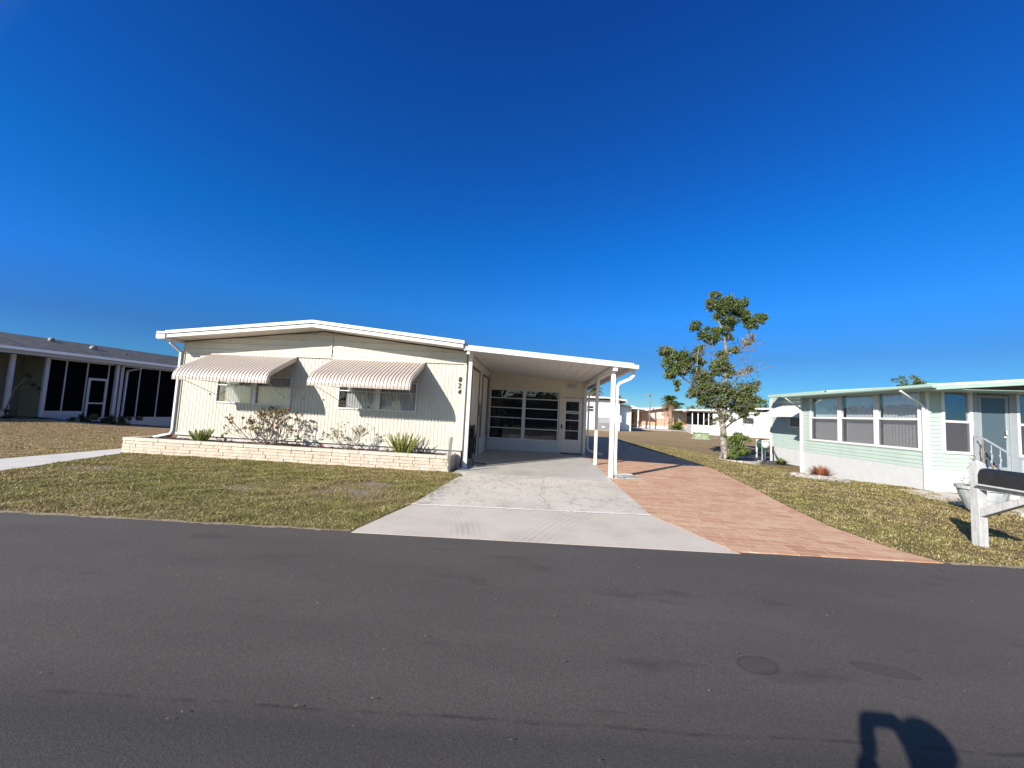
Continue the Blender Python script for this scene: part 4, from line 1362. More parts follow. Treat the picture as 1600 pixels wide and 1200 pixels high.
lap_yz(f, MX, MY0, MY1, .57, WB); lap_yz(f, MX, MY0, W0, WB, 2.78); lap_yz(f, MX, W1, MY1, WB, 2.78); lap_yz(f, MX, W0, W1, WT, 2.78)
f.build("side_siding", MT['mint'], mint)
f = MB()
FW = [(10.74, 11.46), (12.58, 13.5)]
lap_xz(f, MY0, MX, 10.74, .57, 2.85); lap_xz(f, MY0, 10.74, 11.50, .57, 1.0); lap_xz(f, MY0, 12.58, 13.6, .57, 1.0); lap_xz(f, MY0, 13.5, 18.5, .57, 3.0)
f.build("front_siding", MT['mint'], mint)
f = MB()
f.box((MX - .008, MY0 - .008, -.05), (MX + .12, MY1, .565)); f.box((MX + .12, MY0 - .008, -.05), (18.5, MY0 + .12, .565))
f.v = [(a, b_, c if c > .3 else -.5) for a, b_, c in f.v]
f.build("foundation", MT['found'], mint)
f = MB()
f.box((MX - .024, MY0 - .022, .02), (MX + .035, MY0 + .03, 2.62)); f.build("corner_board", MT['white'], mint, bevel=.005)
f = MB().box((MX - .022, MY1 - .06, -.3), (MX + .02, MY1 + .02, 2.62))
f.build("corner_board", MT['white'], mint, bevel=.005)
# front-room window band
def framed(parent, axis, plane, a0, a1, z0, z1, mull, rail, lower_dark=True, blinds=True, name="window"):
    t = .07
    def bx(mb, a, b_, za, zb, d0, d1):
        if axis == 'y': mb.box((plane + d0, a, za), (plane + d1, b_, zb))
        else: mb.box((a, plane + d0, za), (b_, plane + d1, zb))
    f = MB()
    bx(f, a0, a0 + t, z0, z1, -.03, .06); bx(f, a1 - t, a1, z0, z1, -.03, .06)
    bx(f, a0 + t, a1 - t, z0, z0 + t, -.03, .06); bx(f, a0 + t, a1 - t, z1 - t * .6, z1, -.03, .06)
    cuts = [a0 + t]
    for m_ in mull:
        bx(f, m_ - .075, m_ + .075, z0 + t, z1 - t * .6, -.03, .06)
        cuts += [m_ - .075, m_ + .075]
    cuts.append(a1 - t)
    for i in range(0, len(cuts), 2):
        bx(f, cuts[i], cuts[i + 1], rail - .03, rail + .03, -.02, .05)
    fr = f.build(name, MT['white'], parent, bevel=.003)
    for i in range(0, len(cuts), 2):
        a, b_ = cuts[i], cuts[i + 1]
        g1 = MB(); bx(g1, a, b_, rail + .03, z1 - t * .6, .02, .024); g1.build("pane", MT['glass_soft'], fr)
        g2 = MB(); bx(g2, a, b_, z0 + t, rail - .03, .0, .004); g2.build("insect_screen", MT['screen'], fr)
        if blinds:
            bl_ = MB()
            n_ = max(4, int((b_ - a) / .05))
            P0, P1 = [], []
            for k in range(n_ + 1):
                aa = a + (b_ - a) * k / n_
                dd = .13 + (.022 if k % 2 else 0)
                for P_, zz in ((P0, z0 + .03), (P1, z1)):
                    P_.append((plane + dd, aa, zz) if axis == 'y' else (aa, plane + dd, zz))
            bl_.grid([P0, P1])
            bl_.build("blind", MT['blind'], fr)
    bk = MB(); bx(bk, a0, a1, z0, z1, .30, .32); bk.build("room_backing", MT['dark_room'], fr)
    return fr
framed(mint, 'y', MX, W0, W1, WB, WT, [12.5, 13.93], 1.88)
framed(mint, 'x', MY0, 10.74, 11.50, 1.0, 2.68, [], 1.85, blinds=False)
framed(mint, 'x', MY0, 12.58, 13.5, 1.0, 2.68, [], 1.85, blinds=False)
# entry door with big glass
f = MB()
f.box((11.502, MY0 - .03, .0), (11.62, MY0 + .06, 2.75)); f.box((12.40, MY0 - .03, .0), (12.578, MY0 + .06, 2.75)); f.box((11.62, MY0 - .03, 2.62), (12.40, MY0 + .06, 2.75))
f.box((11.64, MY0 - .02, .5), (12.38, MY0 + .03, .72)); f.box((11.64, MY0 - .02, .72), (11.72, MY0 + .03, 2.60)); f.box((12.31, MY0 - .02, .72), (12.38, MY0 + .03, 2.60)); f.box((11.72, MY0 - .02, 2.52), (12.31, MY0 + .03, 2.60))
dr = f.build("door", MT['door_shade_grey'], mint, bevel=.005)
MB().box((11.72, MY0 - .002, .72), (12.31, MY0 + .004, 2.52)).build("pane", MT['glass_blue'], dr)
MB().tube([(12.27, MY0 - .06, 1.55), (12.27, MY0 - .06, 1.68)], .015, 8).ball((12.27, MY0 - .03, 1.50), (.03, .03, .03)).build("handle", MT['alu'], dr)
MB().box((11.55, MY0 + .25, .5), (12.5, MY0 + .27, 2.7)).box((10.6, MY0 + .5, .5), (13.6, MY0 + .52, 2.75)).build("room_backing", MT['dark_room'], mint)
# roof: eave along X=9.85, gable fascia rising to the right
f = MB()
EX, EY0, EY1 = 9.85, 10.10, 15.95
def mz(x): return 2.745 + .10 * (x - EX) if x < 14.6 else 2.745 + .10 * 4.75 - .10 * (x - 14.6)
slab(f, EX, mz(EX), 14.6, mz(14.6), EY0, EY1, .06); slab(f, 14.6, mz(14.6), 19.4, mz(19.4), EY0, EY1, .06)
mr = f.build("roof", MT['white_roof'], mint, bevel=.004)
f = MB()
slab(f, EX - .01, mz(EX) - .062, 14.6, mz(14.6) - .062, EY0 + .005, EY0 + .045, .09); slab(f, 14.6, mz(14.6) - .062, 19.4, mz(19.4) - .062, EY0 + .005, EY0 + .045, .09)
f.build("gable_fascia", MT['mint_trim'], mr, bevel=.004)
f = MB()
gp = [(EX - .002, 2.74), (EX - .002, 2.64), (EX - .09, 2.635), (EX - .12, 2.67), (EX - .12, 2.735), (EX - .105, 2.735), (EX - .10, 2.68), (EX - .08, 2.655), (EX - .015, 2.66), (EX - .015, 2.74)]
f.extr(gp, 'y', EY0 + .02, EY1)
f.box((EX - .115, EY0 + .01, 2.64), (EX, EY0 + .02, 2.735)); f.box((EX - .115, EY1, 2.64), (EX, EY1 + .01, 2.735))
mg = f.build("gutter", MT['mint_trim'], mr)
f = MB().box((EX, EY0 + .05, 2.62), (MX + .02, EY1, 2.645)); f.hexa([(EX, EY0 + .046, 2.61), (18.6, EY0 + .046, 2.79), (18.6, MY0 + .02, 2.79), (EX, MY0 + .02, 2.61), (EX, EY0 + .046, 2.62), (18.6, EY0 + .046, 2.80), (18.6, MY0 + .02, 2.80), (EX, MY0 + .02, 2.62)])
f.build("soffit", MT['mint_trim'], mr)
def dspout(y, parent):
    f = MB()
    f.tube([(EX - .06, y, 2.66), (EX - .06, y, 2.60), (MX - .10, y, 2.26), (MX - .062, y, 2.18), (MX - .062, y, .02 if y < 12 else -.25)], .036, square=True)
    f.build("downspout", MT['white'], parent, bevel=.006)
dspout(10.99, mg)
dspout(15.80, mg)
# recessed rear part
f = MB(); lap_yz(f, 11.9, 15.86, 20.4, .50, 3.0); lap_xz(f, 20.4, 11.9, 18, .5, 3.0, 1)
f.build("rear_siding", MT['mint'], mint)
MB().box((11.9, 15.86, -.4), (12.0, 20.4, .5)).build("rear_foundation", MT['found'], mint)
MB().box((MX, MY1, -.3), (12, MY1 + .02, 2.7)).build("back_wall", MT['mint'], mint)
f = MB(); slab(f, 11.35, 3.00, 14.6, 3.33, 15.96, 19.6, .06); f.box((11.30, 15.96, 2.87), (11.42, 19.6, 2.995)); f.box((11.42, 15.96, 2.89), (11.9, 19.55, 2.91))
f.build("rear_roof", MT['mint_trim'], mr)
MB().box((11.86, 16.0, 2.62), (11.895, 20.4, 2.68)).box((11.85, 20.3, 0), (11.93, 20.43, 2.86)).build("rear_trim", MT['white'], mint)
framed(mint, 'y', 11.9 - .035, 17.3, 18.9, 1.45, 2.35, [18.1], 1.95, blinds=False)
f = MB()
P = []
for u, dz in ((0, 0), (.3, .09), (.6, .22), (.8, .34), (.95, .48), (1.0, .58)):
    P.append([(11.86 - u * .95, yy, 2.50 - dz + (.01 if k % 2 else 0)) for k, yy in enumerate(np.linspace(16.5, 19.3, 29))])
f.grid(P)
ra = f.build("rear_awning", MT['white'], mint, label="white metal awning over the rear side window")
MB().tube([(11.0, 17.0, 1.98), (11.86, 17.1, 2.15)], .012, 5).build("awning_arm", MT['alu'], ra)

# entry steps + railing
st = thing("entry_steps", "white steps with a curly metal handrail at the mint house door", "steps", (11.8, 10.5, 0))
f = MB()
for k in range(3): f.box((11.5, 10.92 - .3 * (3 - k), 0), (12.5, 10.92 - .3 * (2 - k) - .002, .17 * (k + 1)))
f.build("treads", MT['found'], st, bevel=.008)
f = MB()
f.tube([(11.42, 10.85, 1.52), (11.42, 10.6, 1.43), (11.52, 10.05, 1.02), (11.54, 9.95, 1.0)], .022, square=True)
f.tube([(11.42, 10.82, .0), (11.42, 10.82, 1.50)], .024, square=True)
f.tube([(11.53, 10.0, 0), (11.53, 10.0, 1.02)], .030, square=True)
f.build("handrail", MT['door_shade_grey'], st)
for k in range(4):
    u = (k + .7) / 4.6
    yy, xx, zt_ = 10.78 - .75 * u, 11.42 + .10 * u, 1.46 - .42 * u
    f = MB().tube([(xx, yy, .15), (xx, yy, zt_)], .010, 6)
    pts = [(xx + .022 * math.sin(i * 1.3), yy + .022 * math.cos(i * 1.3), .35 + (zt_ - .5) * i / 14) for i in range(15)]
    f.tube(pts, .008, 5)
    f.build("baluster", MT['door_shade_grey'], st)

# pot with cactus
pot = thing("planter_pot", "round white planter pot with a spindly brown cactus beside the mint house steps", "pot", (8.8, 8.25, 0))
f = MB()
cx, cy = 8.80, 8.25
prf = [(.0, .0), (.17, .0), (.22, .06), (.31, .30), (.345, .46), (.37, .46), (.37, .52), (.32, .52), (.31, .47), (.0, .47)]
f.grid([[(cx + r_ * math.cos(a), cy + r_ * math.sin(a), z_) for a in np.linspace(0, 2 * math.pi, 25)] for r_, z_ in prf], smooth=False)
f.build("bowl", MT['pot'], pot)
f = MB().grid([[(cx + r_ * math.cos(a), cy + r_ * math.sin(a), .49 + rng.uniform(0, .02)) for a in np.linspace(0, 2 * math.pi, 17)] for r_ in (0.001, .18, .315)]); f.build("soil", MT['mulch'], pot)
f = MB()
for k, (dx, dy, h_) in enumerate(((-.12, .0, .62), (.10, .05, .95), (.16, -.05, .5))):
    pts = [(cx + dx + .02 * math.sin(i * 1.1 + k), cy + dy + .02 * math.cos(i), .48 + h_ * i / 7) for i in range(8)]
    f.tube(pts, [.022 - .0012 * i for i in range(8)], 6)
    for i in range(2, 7): f.tube([pts[i], (pts[i][0] + rng.choice((-1, 1)) * .09, pts[i][1], pts[i][2] + .07)], [.008, .004], 4)
f.build("stems", MT['wood'], pot)
leaf_cloud("foliage", [(cx - .15, cy, .85), (cx - .1, cy, .7), (cx + .1, cy, .6), (cx - .28, cy, .6)], [.1, .12, .14, .12], [40, 30, 20, 30], .035, [LEAF['mid'], LEAF['dry']], pot, [.6, .4], origin=(8.8, 8.25, 0))

# shell edging along the front of the mint house
pth = [(9.55, 10.9), (10.4, 10.92), (11.5, 10.0), (11.2, 8.9), (10.3, 8.2), (9.7, 7.95), (9.35, 8.15), (9.1, 8.9), (9.15, 9.6), (9.35, 10.35)]
sheet("shell_bed", pth, .012, MT['shell_path'], thick=.03, label='pale crushed shell bed at the mint house corner')
sg = thing("edging_stones", "row of pale rounded edging stones in front of the mint house entry", "edging", (9.6, 8.4, 0))
for i in range(9):
    f = MB(); a = i / 8
    x_, y_ = 9.45 + .42 * i, 8.10 - .13 * i + rng.uniform(-.03, .03)
    f.ball((x_, y_, .03), (rng.uniform(.17, .23), rng.uniform(.09, .12), .075), seg=9, rings=5, jit=.12); f.build("edging_stone", MT['curb_white'], sg, bevel=.008)

# ---------------------------------------------------------------- rock garden and red plant
rg = thing("rock_ring", "ring of pale rocks around a rusty red plant by the mint house wall", "rocks", (8.75, 12.75, gz(8.75, 12.75)))
for k in range(95):
    a = rng.uniform(0, 2 * math.pi); q = math.sqrt(rng.random()) * .92
    x_, y_ = 8.75 + .72 * q * math.cos(a), 12.75 + .62 * q * math.sin(a)
    f = MB(); s_ = rng.uniform(.05, .115)
    f.ball((x_, y_, gz(x_, y_) + s_ * .4), (s_, s_ * rng.uniform(.7, 1.2), s_ * .7), seg=6, rings=4, jit=.25)
    f.build("rock", MT['rock'], rg)
f = MB()
for i in range(16):
    a0, a1 = math.pi * (.75 + i / 12.), math.pi * (.75 + (i + .9) / 12.)
    z_ = gz(8.75, 12.75)
    f.hexa([(8.75 + r_ * math.cos(a), 12.75 + r_ * .9 * math.sin(a), zz) for zz in (z_ - .03, z_ + .03) for r_, a in ((.78, a0), (.88, a0), (.88, a1), (.78, a1))])
f.build("ring_edge", MT['curb_white'], rg, bevel=.006)
low_plant("red_plant", "spiky rusty red plant in the rock ring beside the mint house wall", (9.08, 12.95, gz(9, 13) + .02), 330, .44, .013, [LEAF['rust'], LEAF['rust2'], LEAF['brown']], [.45, .35, .2], spread=1.5, arch=.12)

# ---------------------------------------------------------------- large tree
TB = (9.30, 19.4, gz(9.3, 19.4))
tree = thing("tree", "tall scraggly tree with pale trunk and clumped dark green crown on the back lawn", "tree", TB)
K = 19.4 / 18.79
CL = [(8.39, 7.67, 0.26), (8.15, 7.22, 0.33), (8.78, 7.17, 0.44), (9.33, 7.11, 0.4), (9.75, 7.34, 0.22), (9.06, 6.66, 0.51), (9.61, 6.68, 0.37), (10.03, 6.26, 0.37), (10.44, 6.56, 0.29), (10.68, 6.65, 0.15), (8.57, 6.79, 0.37), (7.53, 6.1, 0.26), (7.88, 5.75, 0.33), (8.23, 5.47, 0.29), (8.51, 5.91, 0.29), (9.06, 6.08, 0.26), (9.0, 5.64, 0.22), (9.35, 5.0, 0.26), (6.0, 4.87, 0.29), (6.36, 4.74, 0.44), (6.71, 4.61, 0.4), (6.16, 4.3, 0.33), (6.92, 4.4, 0.33), (6.51, 3.95, 0.37), (6.31, 3.73, 0.26), (7.0, 3.97, 0.33), (7.61, 4.94, 0.26), (7.55, 4.5, 0.29), (7.76, 4.36, 0.22), (6.66, 3.24, 0.22), (6.67, 3.02, 0.11), (7.7, 3.86, 0.37), (7.84, 3.5, 0.44), (7.57, 3.06, 0.37), (8.19, 3.23, 0.47), (7.99, 2.8, 0.44), (8.54, 2.97, 0.51), (8.39, 3.96, 0.33), (8.73, 4.69, 0.29), (8.87, 4.27, 0.33), (8.52, 4.25, 0.29), (9.08, 3.85, 0.26), (8.81, 2.55, 0.44), (9.22, 2.86, 0.37), (9.43, 2.44, 0.44), (9.77, 3.16, 0.44), (10.17, 3.32, 0.33), (9.9, 2.61, 0.44), (10.24, 2.76, 0.29), (9.64, 2.1, 0.37), (9.91, 2.18, 0.29), (7.85, 2.51, 0.29), (8.27, 2.39, 0.29), (7.3, 2.77, 0.22), (8.41, 1.55, 0.29), (8.82, 1.85, 0.29), (9.23, 1.66, 0.22), (10.03, 5.61, 0.28), (9.76, 5.31, 0.26), (10.04, 4.1, 0.29), (9.69, 3.94, 0.22), (10.38, 2.03, 0.15)]
BR = [[(8.94, -0.05, 0.25), (8.83, 0.59, 0.20), (8.8, 1.15, 0.18), (8.75, 1.63, 0.16), (8.9, 2.2, 0.12), (8.93, 2.91, 0.11), (8.91, 3.62, 0.1), (8.88, 4.34, 0.09), (8.9, 5.06, 0.09), (8.82, 5.56, 0.07), (8.65, 6.14, 0.05), (8.43, 6.72, 0.04), (8.35, 7.45, 0.02)], [(8.82, 5.56, 0.06), (9.06, 6.01, 0.05), (9.48, 6.46, 0.04), (10.03, 6.59, 0.03), (10.58, 6.57, 0.02)], [(8.9, 4.77, 0.06), (9.35, 4.93, 0.05), (9.76, 5.24, 0.04), (9.89, 5.82, 0.03), (10.17, 6.19, 0.02)], [(8.8, 5.49, 0.05), (8.37, 5.62, 0.04), (7.88, 5.82, 0.03), (7.39, 6.17, 0.02)], [(8.91, 3.77, 0.04), (9.63, 4.01, 0.03), (10.17, 4.18, 0.01)], [(8.75, 1.56, 0.13), (8.61, 2.05, 0.1), (8.33, 2.53, 0.07), (7.92, 3.08, 0.06), (7.36, 3.27, 0.05), (6.87, 3.61, 0.04), (6.44, 4.16, 0.04), (6.08, 4.73, 0.02)], [(7.36, 3.27, 0.04), (7.56, 3.92, 0.03), (7.6, 4.79, 0.02)], [(6.87, 3.61, 0.03), (6.7, 3.02, 0.01)], [(8.81, 1.22, 0.06), (9.23, 1.59, 0.04), (9.77, 1.9, 0.04), (10.45, 2.07, 0.02)], [(8.86, 1.57, 0.07), (9.36, 2.23, 0.06), (9.9, 2.89, 0.04), (10.31, 3.33, 0.02)], [(8.91, 2.98, 0.05), (9.42, 3.65, 0.04), (9.76, 4.3, 0.02)], [(8.91, 3.62, 0.04), (8.46, 3.96, 0.04), (8.18, 4.24, 0.02)], [(8.68, 1.84, 0.06), (9.09, 2.43, 0.04), (9.7, 2.24, 0.03)], [(8.33, 2.53, 0.04), (8.53, 3.25, 0.04), (8.25, 3.67, 0.02)]]
def tw(x_, z_, dy=0.0):          # traced point to its place on the real trunk plane (plus depth)
    y = 19.4 + dy
    k = y / 18.79
    return (x_ * k, y, 1.5 + (z_ - 1.5) * k)
f = MB()
f.tube([tw(a, b_, 0) for a, b_, _ in BR[0]], [c * K * .8 for _, _, c in BR[0]], 9)
base_ = tw(8.94, 0.0)
for a in range(5):
    an = a * 1.257 + .3
    f.tube([(base_[0] + .05 * math.cos(an), base_[1] + .05 * math.sin(an), .25), (base_[0] + .30 * math.cos(an), base_[1] + .30 * math.sin(an), -.30)], [.14, .05], 6)
trunk = f.build("trunk", MT['bark'], tree)
f = MB()
limb_tips = []
for bi, bb in enumerate(BR[1:]):
    dmax = rng.uniform(.1, .8) * (-1 if bi in (2, 5) else 1)
    pts = [tw(a, b_, dmax * i / (len(bb) - 1)) for i, (a, b_, _) in enumerate(bb)]
    f.tube(pts, [c * K * .85 for _, _, c in bb], 7)
for (x_, z_, r_) in CL:           # twigs inside each clump
    dy = rng.uniform(-.5, .5)
    c = Vector(tw(x_, z_, dy))
    for k in range(5):
        d_ = Vector((rng.uniform(-1, 1), rng.uniform(-1, 1), rng.uniform(-.5, 1))).normalized()
        m_ = c + d_ * r_ * .5 + Vector((rng.uniform(-.05, .05), 0, rng.uniform(-.05, .05)))
        f.tube([c - Vector((0, 0, r_ * .5)), m_, c + d_ * r_ * .8], [.014, .009, .003], 4, caps=False)
for k in range(210):              # tangled bare twigs through the lower crown
    x_, z_ = rng.uniform(7.6, 10.5), rng.uniform(1.3, 5.4)
    c = Vector(tw(x_, z_, rng.uniform(-.9, .3)))
    d_ = Vector((rng.uniform(-1, 1), rng.uniform(-.6, .6), rng.uniform(-.3, 1))).normalized()
    L_ = rng.uniform(.3, .75)
    f.tube([c, c + d_ * L_ * .5 + Vector((rng.uniform(-.08, .08), 0, rng.uniform(-.08, .08))), c + d_ * L_], [.013, .010, .004], 4, caps=False)
f.build("limbs", MT['limb_bark'], tree)
cs, rs, ns, pb = [], [], [], []
for i, (x_, z_, r_) in enumerate(CL):
    sparse = i >= 54
    for k in range(4 if sparse else 9):
        o = Vector((rng.uniform(-1, 1), rng.uniform(-1.3, 1.3), rng.uniform(-1, 1))) * r_ * .62
        c = Vector(tw(x_, z_, 0)) + o
        cs.append(tuple(c)); rr2 = r_ * rng.uniform(.34, .70); rs.append(rr2)
        ns.append(int((1150 if z_ > 3.6 else 820) * (.35 if sparse else 1) * rr2 * rr2 * 6.0 * rng.uniform(.6, 1.2)) + 10)
        hi = z_ > 5.0
        if i in (57, 58, 59, 60): pb.append([.05, .1, .15, .45, .25])
        elif hi: pb.append([.45, .36, .13, .02, .04])
        else: pb.append([.27, .33, .24, .05, .11])
leaf_cloud("crown", cs, rs, ns, .10, [LEAF['deep'], LEAF['mid'], LEAF['olive'], LEAF['dry'], LEAF['pale']], tree, pb, gauss=True, origin=TB, aspect=.5)
# suckers at the foot
tb = thing("bush", "bright green bush sprouting at the foot of the tall scraggly tree", "bush", (9.65, 19.2, gz(9.6, 19.2)))
f = MB()
for k in range(12):
    a = rng.uniform(0, 6.28)
    f.tube([(9.55, 19.15, -.25), (9.6 + .22 * math.cos(a), 19.15 + .2 * math.sin(a), .25), (9.68 + .5 * math.cos(a), 19.15 + .35 * math.sin(a), .95 + rng.uniform(-.3, .3))], [.018, .012, .005], 5)
f.build("branches", MT['bark'], tb)
cs = [(9.60 + rng.gauss(0, .24), 19.1 + rng.gauss(0, .2), rng.uniform(.0, 1.05)) for _ in range(60)]
leaf_cloud("foliage", cs, [rng.uniform(.10, .20) for _ in cs], [60] * len(cs), .13, [LEAF['bright'], LEAF['mid'], LEAF['fern'], LEAF['olive']], tb, [.40, .22, .18, .20], origin=(9.65, 19.2, gz(9.6, 19.2)), shell=.1, aspect=.3)
tr = thing("tree_ring", "low broken ring of whitewashed curb stones around the scraggly tree", "curb ring", (9.35, 18.9, gz(9.3, 18.9)))
for i in range(13):
    a0 = math.pi * (1.0 + i / 13.); a1 = a0 + math.pi / 13 * .88
    z_ = gz(9.4, 18.2) + rng.uniform(-.01, .01)
    f = MB().hexa([(9.45 + 1.05 * r_ * math.cos(a), 18.95 + .98 * r_ * math.sin(a), zz) for zz in (z_ - .04, z_ + .11) for r_, a in ((.92, a0), (1.03, a0), (1.03, a1), (.92, a1))])
    f.build("curb_stone", MT['curb_white'], tr, bevel=.012)
sheet("tree_mulch", [(9.45 + .95 * math.cos(a), 18.95 + .85 * math.sin(a)) for a in np.linspace(0, 2 * math.pi, 24)[:-1]], gz(9.4, 18.6) + .02, MT['mulch'], label='leaf litter inside the tree ring')

# hose reel & meter beside the rear wall of the mint house
hr2 = thing("hose_reel", "white hose reel cart with dark green hose at the rear corner of the mint house", "hose reel", (11.3, 20.0, gz(11.3, 20)))
f = MB()
for y0 in (19.7, 20.2):
    f.tube([(11.1, y0, -.2), (11.1, y0, .75), (11.5, y0, .75), (11.5, y0, -.2)], .035, square=True)
f.tube([(11.3, 19.7, .55), (11.3, 20.2, .55)], .16, 12)
f.build("cart", MT['white'], hr2)
f = MB()
for k in range(6): f.tube([(11.3 + (.20 + .012 * k) * math.cos(a), 19.78 + .06 * k, .55 + (.20 + .012 * k) * math.sin(a)) for a in np.linspace(0, 6.28, 17)], .022, 5, caps=False)
f.tube([(11.1, 19.7, .5), (11.0, 19.5, .2), (10.9, 19.3, -.15)], .022, 5)
f.tube([(11.5, 19.6, .5), (11.55, 19.5, .2), (11.6, 19.2, -.15)], .03, 5)
f.build("hose", MT['hose_green'], hr2)
low_plant("ground_plant", "strip of weedy plants along the rear wall of the mint house", (11.3, 18.6, gz(11, 18.6)), 160, .35, .03, [LEAF['olive'], LEAF['bright'], LEAF['dry']], [.4, .4, .2], spread=1.6)

# ---------------------------------------------------------------- left neighbour (shaded side towards us)
LH_O = Vector((-20.6, 13.7, 0))
LH_A = math.atan2(1.1, 5.8)               # wall runs away to the right
lh = thing("neighbour_house", "white and beige house with grey shingle roof and dark screened porch on the far left", "house", tuple(LH_O), 0)
ud = Vector((math.sin(LH_A), math.cos(LH_A), 0))      # along the wall
nd = Vector((math.cos(LH_A), -math.sin(LH_A), 0))     # out of the wall, towards the lawn
def lp(u, n, z): p = LH_O + ud * u + nd * n; return (p.x, p.y, z)
def lbox(mb, u0, u1, n0, n1, z0, z1, mi=0):
    mb.hexa([lp(u0, n1, z0), lp(u1, n1, z0), lp(u1, n0, z0), lp(u0, n0, z0), lp(u0, n1, z1), lp(u1, n1, z1), lp(u1, n0, z1), lp(u0, n0, z1)], mi)
EZ = 2.95
f = MB()
f.grid([[lp(u, .55, EZ + .10) for u in (-6, 14)], [lp(u, -3.5, EZ + 1.0) for u in (-6, 14)], [lp(u, -7.5, EZ + .10) for u in (-6, 14)]])
f.grid([[lp(u, .55, EZ + .04) for u in (-6, 14)], [lp(u, -7.5, EZ + .04) for u in (-6, 14)]])
f.add([lp(14, .55, EZ + .04), lp(14, .55, EZ + .10), lp(14, -3.5, EZ + 1.0), lp(14, -7.5, EZ + .10), lp(14, -7.5, EZ + .04)], [(0, 1, 2, 3, 4)])
lr = f.build("roof", MT['shingle'], lh)
f = MB(); f.hexa([lp(-6, .72, EZ + .02), lp(14, .72, EZ + .02), lp(14, .552, EZ + .02), lp(-6, .552, EZ + .02), lp(-6, .72, EZ + .03), lp(14, .72, EZ + .03), lp(14, .552, EZ + .145), lp(-6, .552, EZ + .145)]); lbox(f, -6, 14, .50, .551, EZ - .12, EZ + .07); lbox(f, -6, 14, -.2, .499, EZ - .10, EZ - .08)  # first piece is an added sloped lip, shaped to catch the sun
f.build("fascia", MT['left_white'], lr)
for u, n_, s_ in ((2.2, -2.6, .12), (3.3, -1.8, .15)):
    f = MB(); zz = EZ + .10 + .9 * (.55 - n_) / 4.05
    c = lp(u, n_, zz); f.ball((c[0], c[1], zz + .06), (s_, s_, .13), seg=12, rings=6); f.build("roof_vent", MT['grey_metal'], lr)
f = MB(); c = lp(4.4, -1.4, 3.3); f.tube([(c[0], c[1], 3.15), (c[0], c[1], 3.55)], .04, 8); f.build("vent_pipe", MT['dark_metal'], lr)
f = MB(); c = lp(-1.2, -1.2, 3.2); f.tube([(c[0], c[1], 3.2), (c[0], c[1] + .5, 3.28)], .1, 6); f.build("roof_debris", MT['wood'], lr)
def gl(u): return gz(*lp(u, 0, 0)[:2])
# carport side: recessed beige wall
f = MB()
for z0 in np.arange(-.3, EZ - .1, .12):
    f.add([lp(-6, -1.4, z0), lp(.92, -1.4, z0), lp(.92, -1.42, z0 + .12), lp(-6, -1.42, z0 + .12)], [(0, 1, 2, 3)])
lbox(f, .92, .98, -1.4, -.15, -.3, EZ - .1)
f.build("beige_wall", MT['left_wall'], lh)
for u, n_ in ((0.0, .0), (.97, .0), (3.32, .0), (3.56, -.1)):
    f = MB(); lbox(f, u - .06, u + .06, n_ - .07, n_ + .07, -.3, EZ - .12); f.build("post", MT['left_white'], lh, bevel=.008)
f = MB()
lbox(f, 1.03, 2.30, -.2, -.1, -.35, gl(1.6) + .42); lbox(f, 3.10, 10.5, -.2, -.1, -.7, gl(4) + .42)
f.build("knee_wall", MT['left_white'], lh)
f = MB()
for u in (1.62, 2.32, 3.08, 4.32, 5.18, 6.1, 7.0, 8.0, 9.0): lbox(f, u - .02, u + .02, -.19, -.11, gl(u) + .4, EZ - .1)
lbox(f, 1.03, 10.5, -.19, -.11, EZ - .16, EZ - .1)
f.build("screen_frame", MT['left_white'], lh)
f = MB(); lbox(f, 1.03, 10.5, -.155, -.145, -.4, EZ - .1); f.build("screen", MT['screen_dark'], lh)
f = MB(); lbox(f, 1.0, 11, -3.2, -3.1, -.5, EZ); lbox(f, 10.5, 10.6, -3.2, -.1, -.5, EZ); lbox(f, 1.0, 10.5, -3.1, -.2, -.6, -.2); f.build("porch_inner_wall", MT['dark_room'], lh)
f = MB(); g0 = gl(2.7)
lbox(f, 2.36, 2.44, -.1, -.04, g0, g0 + 2.05); lbox(f, 2.98, 3.06, -.1, -.04, g0, g0 + 2.05); lbox(f, 2.44, 2.98, -.1, -.04, g0 + 1.95, g0 + 2.05); lbox(f, 2.44, 2.98, -.1, -.04, g0, g0 + .28); lbox(f, 2.44, 2.98, -.1, -.04, g0 + .88, g0 + .94)
f.build("screen_door", MT['left_white'], lh)
f = MB(); a = lp(5.25, .50, EZ - .1); f.tube([lp(4.0, .48, EZ - .06), lp(3.97, .46, EZ - .2), lp(3.72, .0, EZ - .36), lp(3.70, .0, -.1)], .045, square=True); f.build("downspout", MT['left_white'], lh)
f = MB()
P = [lp(-5, .6, 0), lp(10, .6, 0), lp(10, 1.7, 0), lp(5, 1.3, 0), lp(2.2, 2.0, 0), (lp(-5, 2.1, 0))]
us = np.linspace(-5, 10, 31)
f.grid([[(*lp(u, n_, 0)[:2], gz(*lp(u, n_, 0)[:2]) + .03 + .04 * rng.random()) for u in us] for n_ in (.0, .5, 1.0, 1.5, 1.9)])
prop(f.build("mulch_bed", MT['mulch']), kind='structure', label='dark mulch bed along the neighbour house')
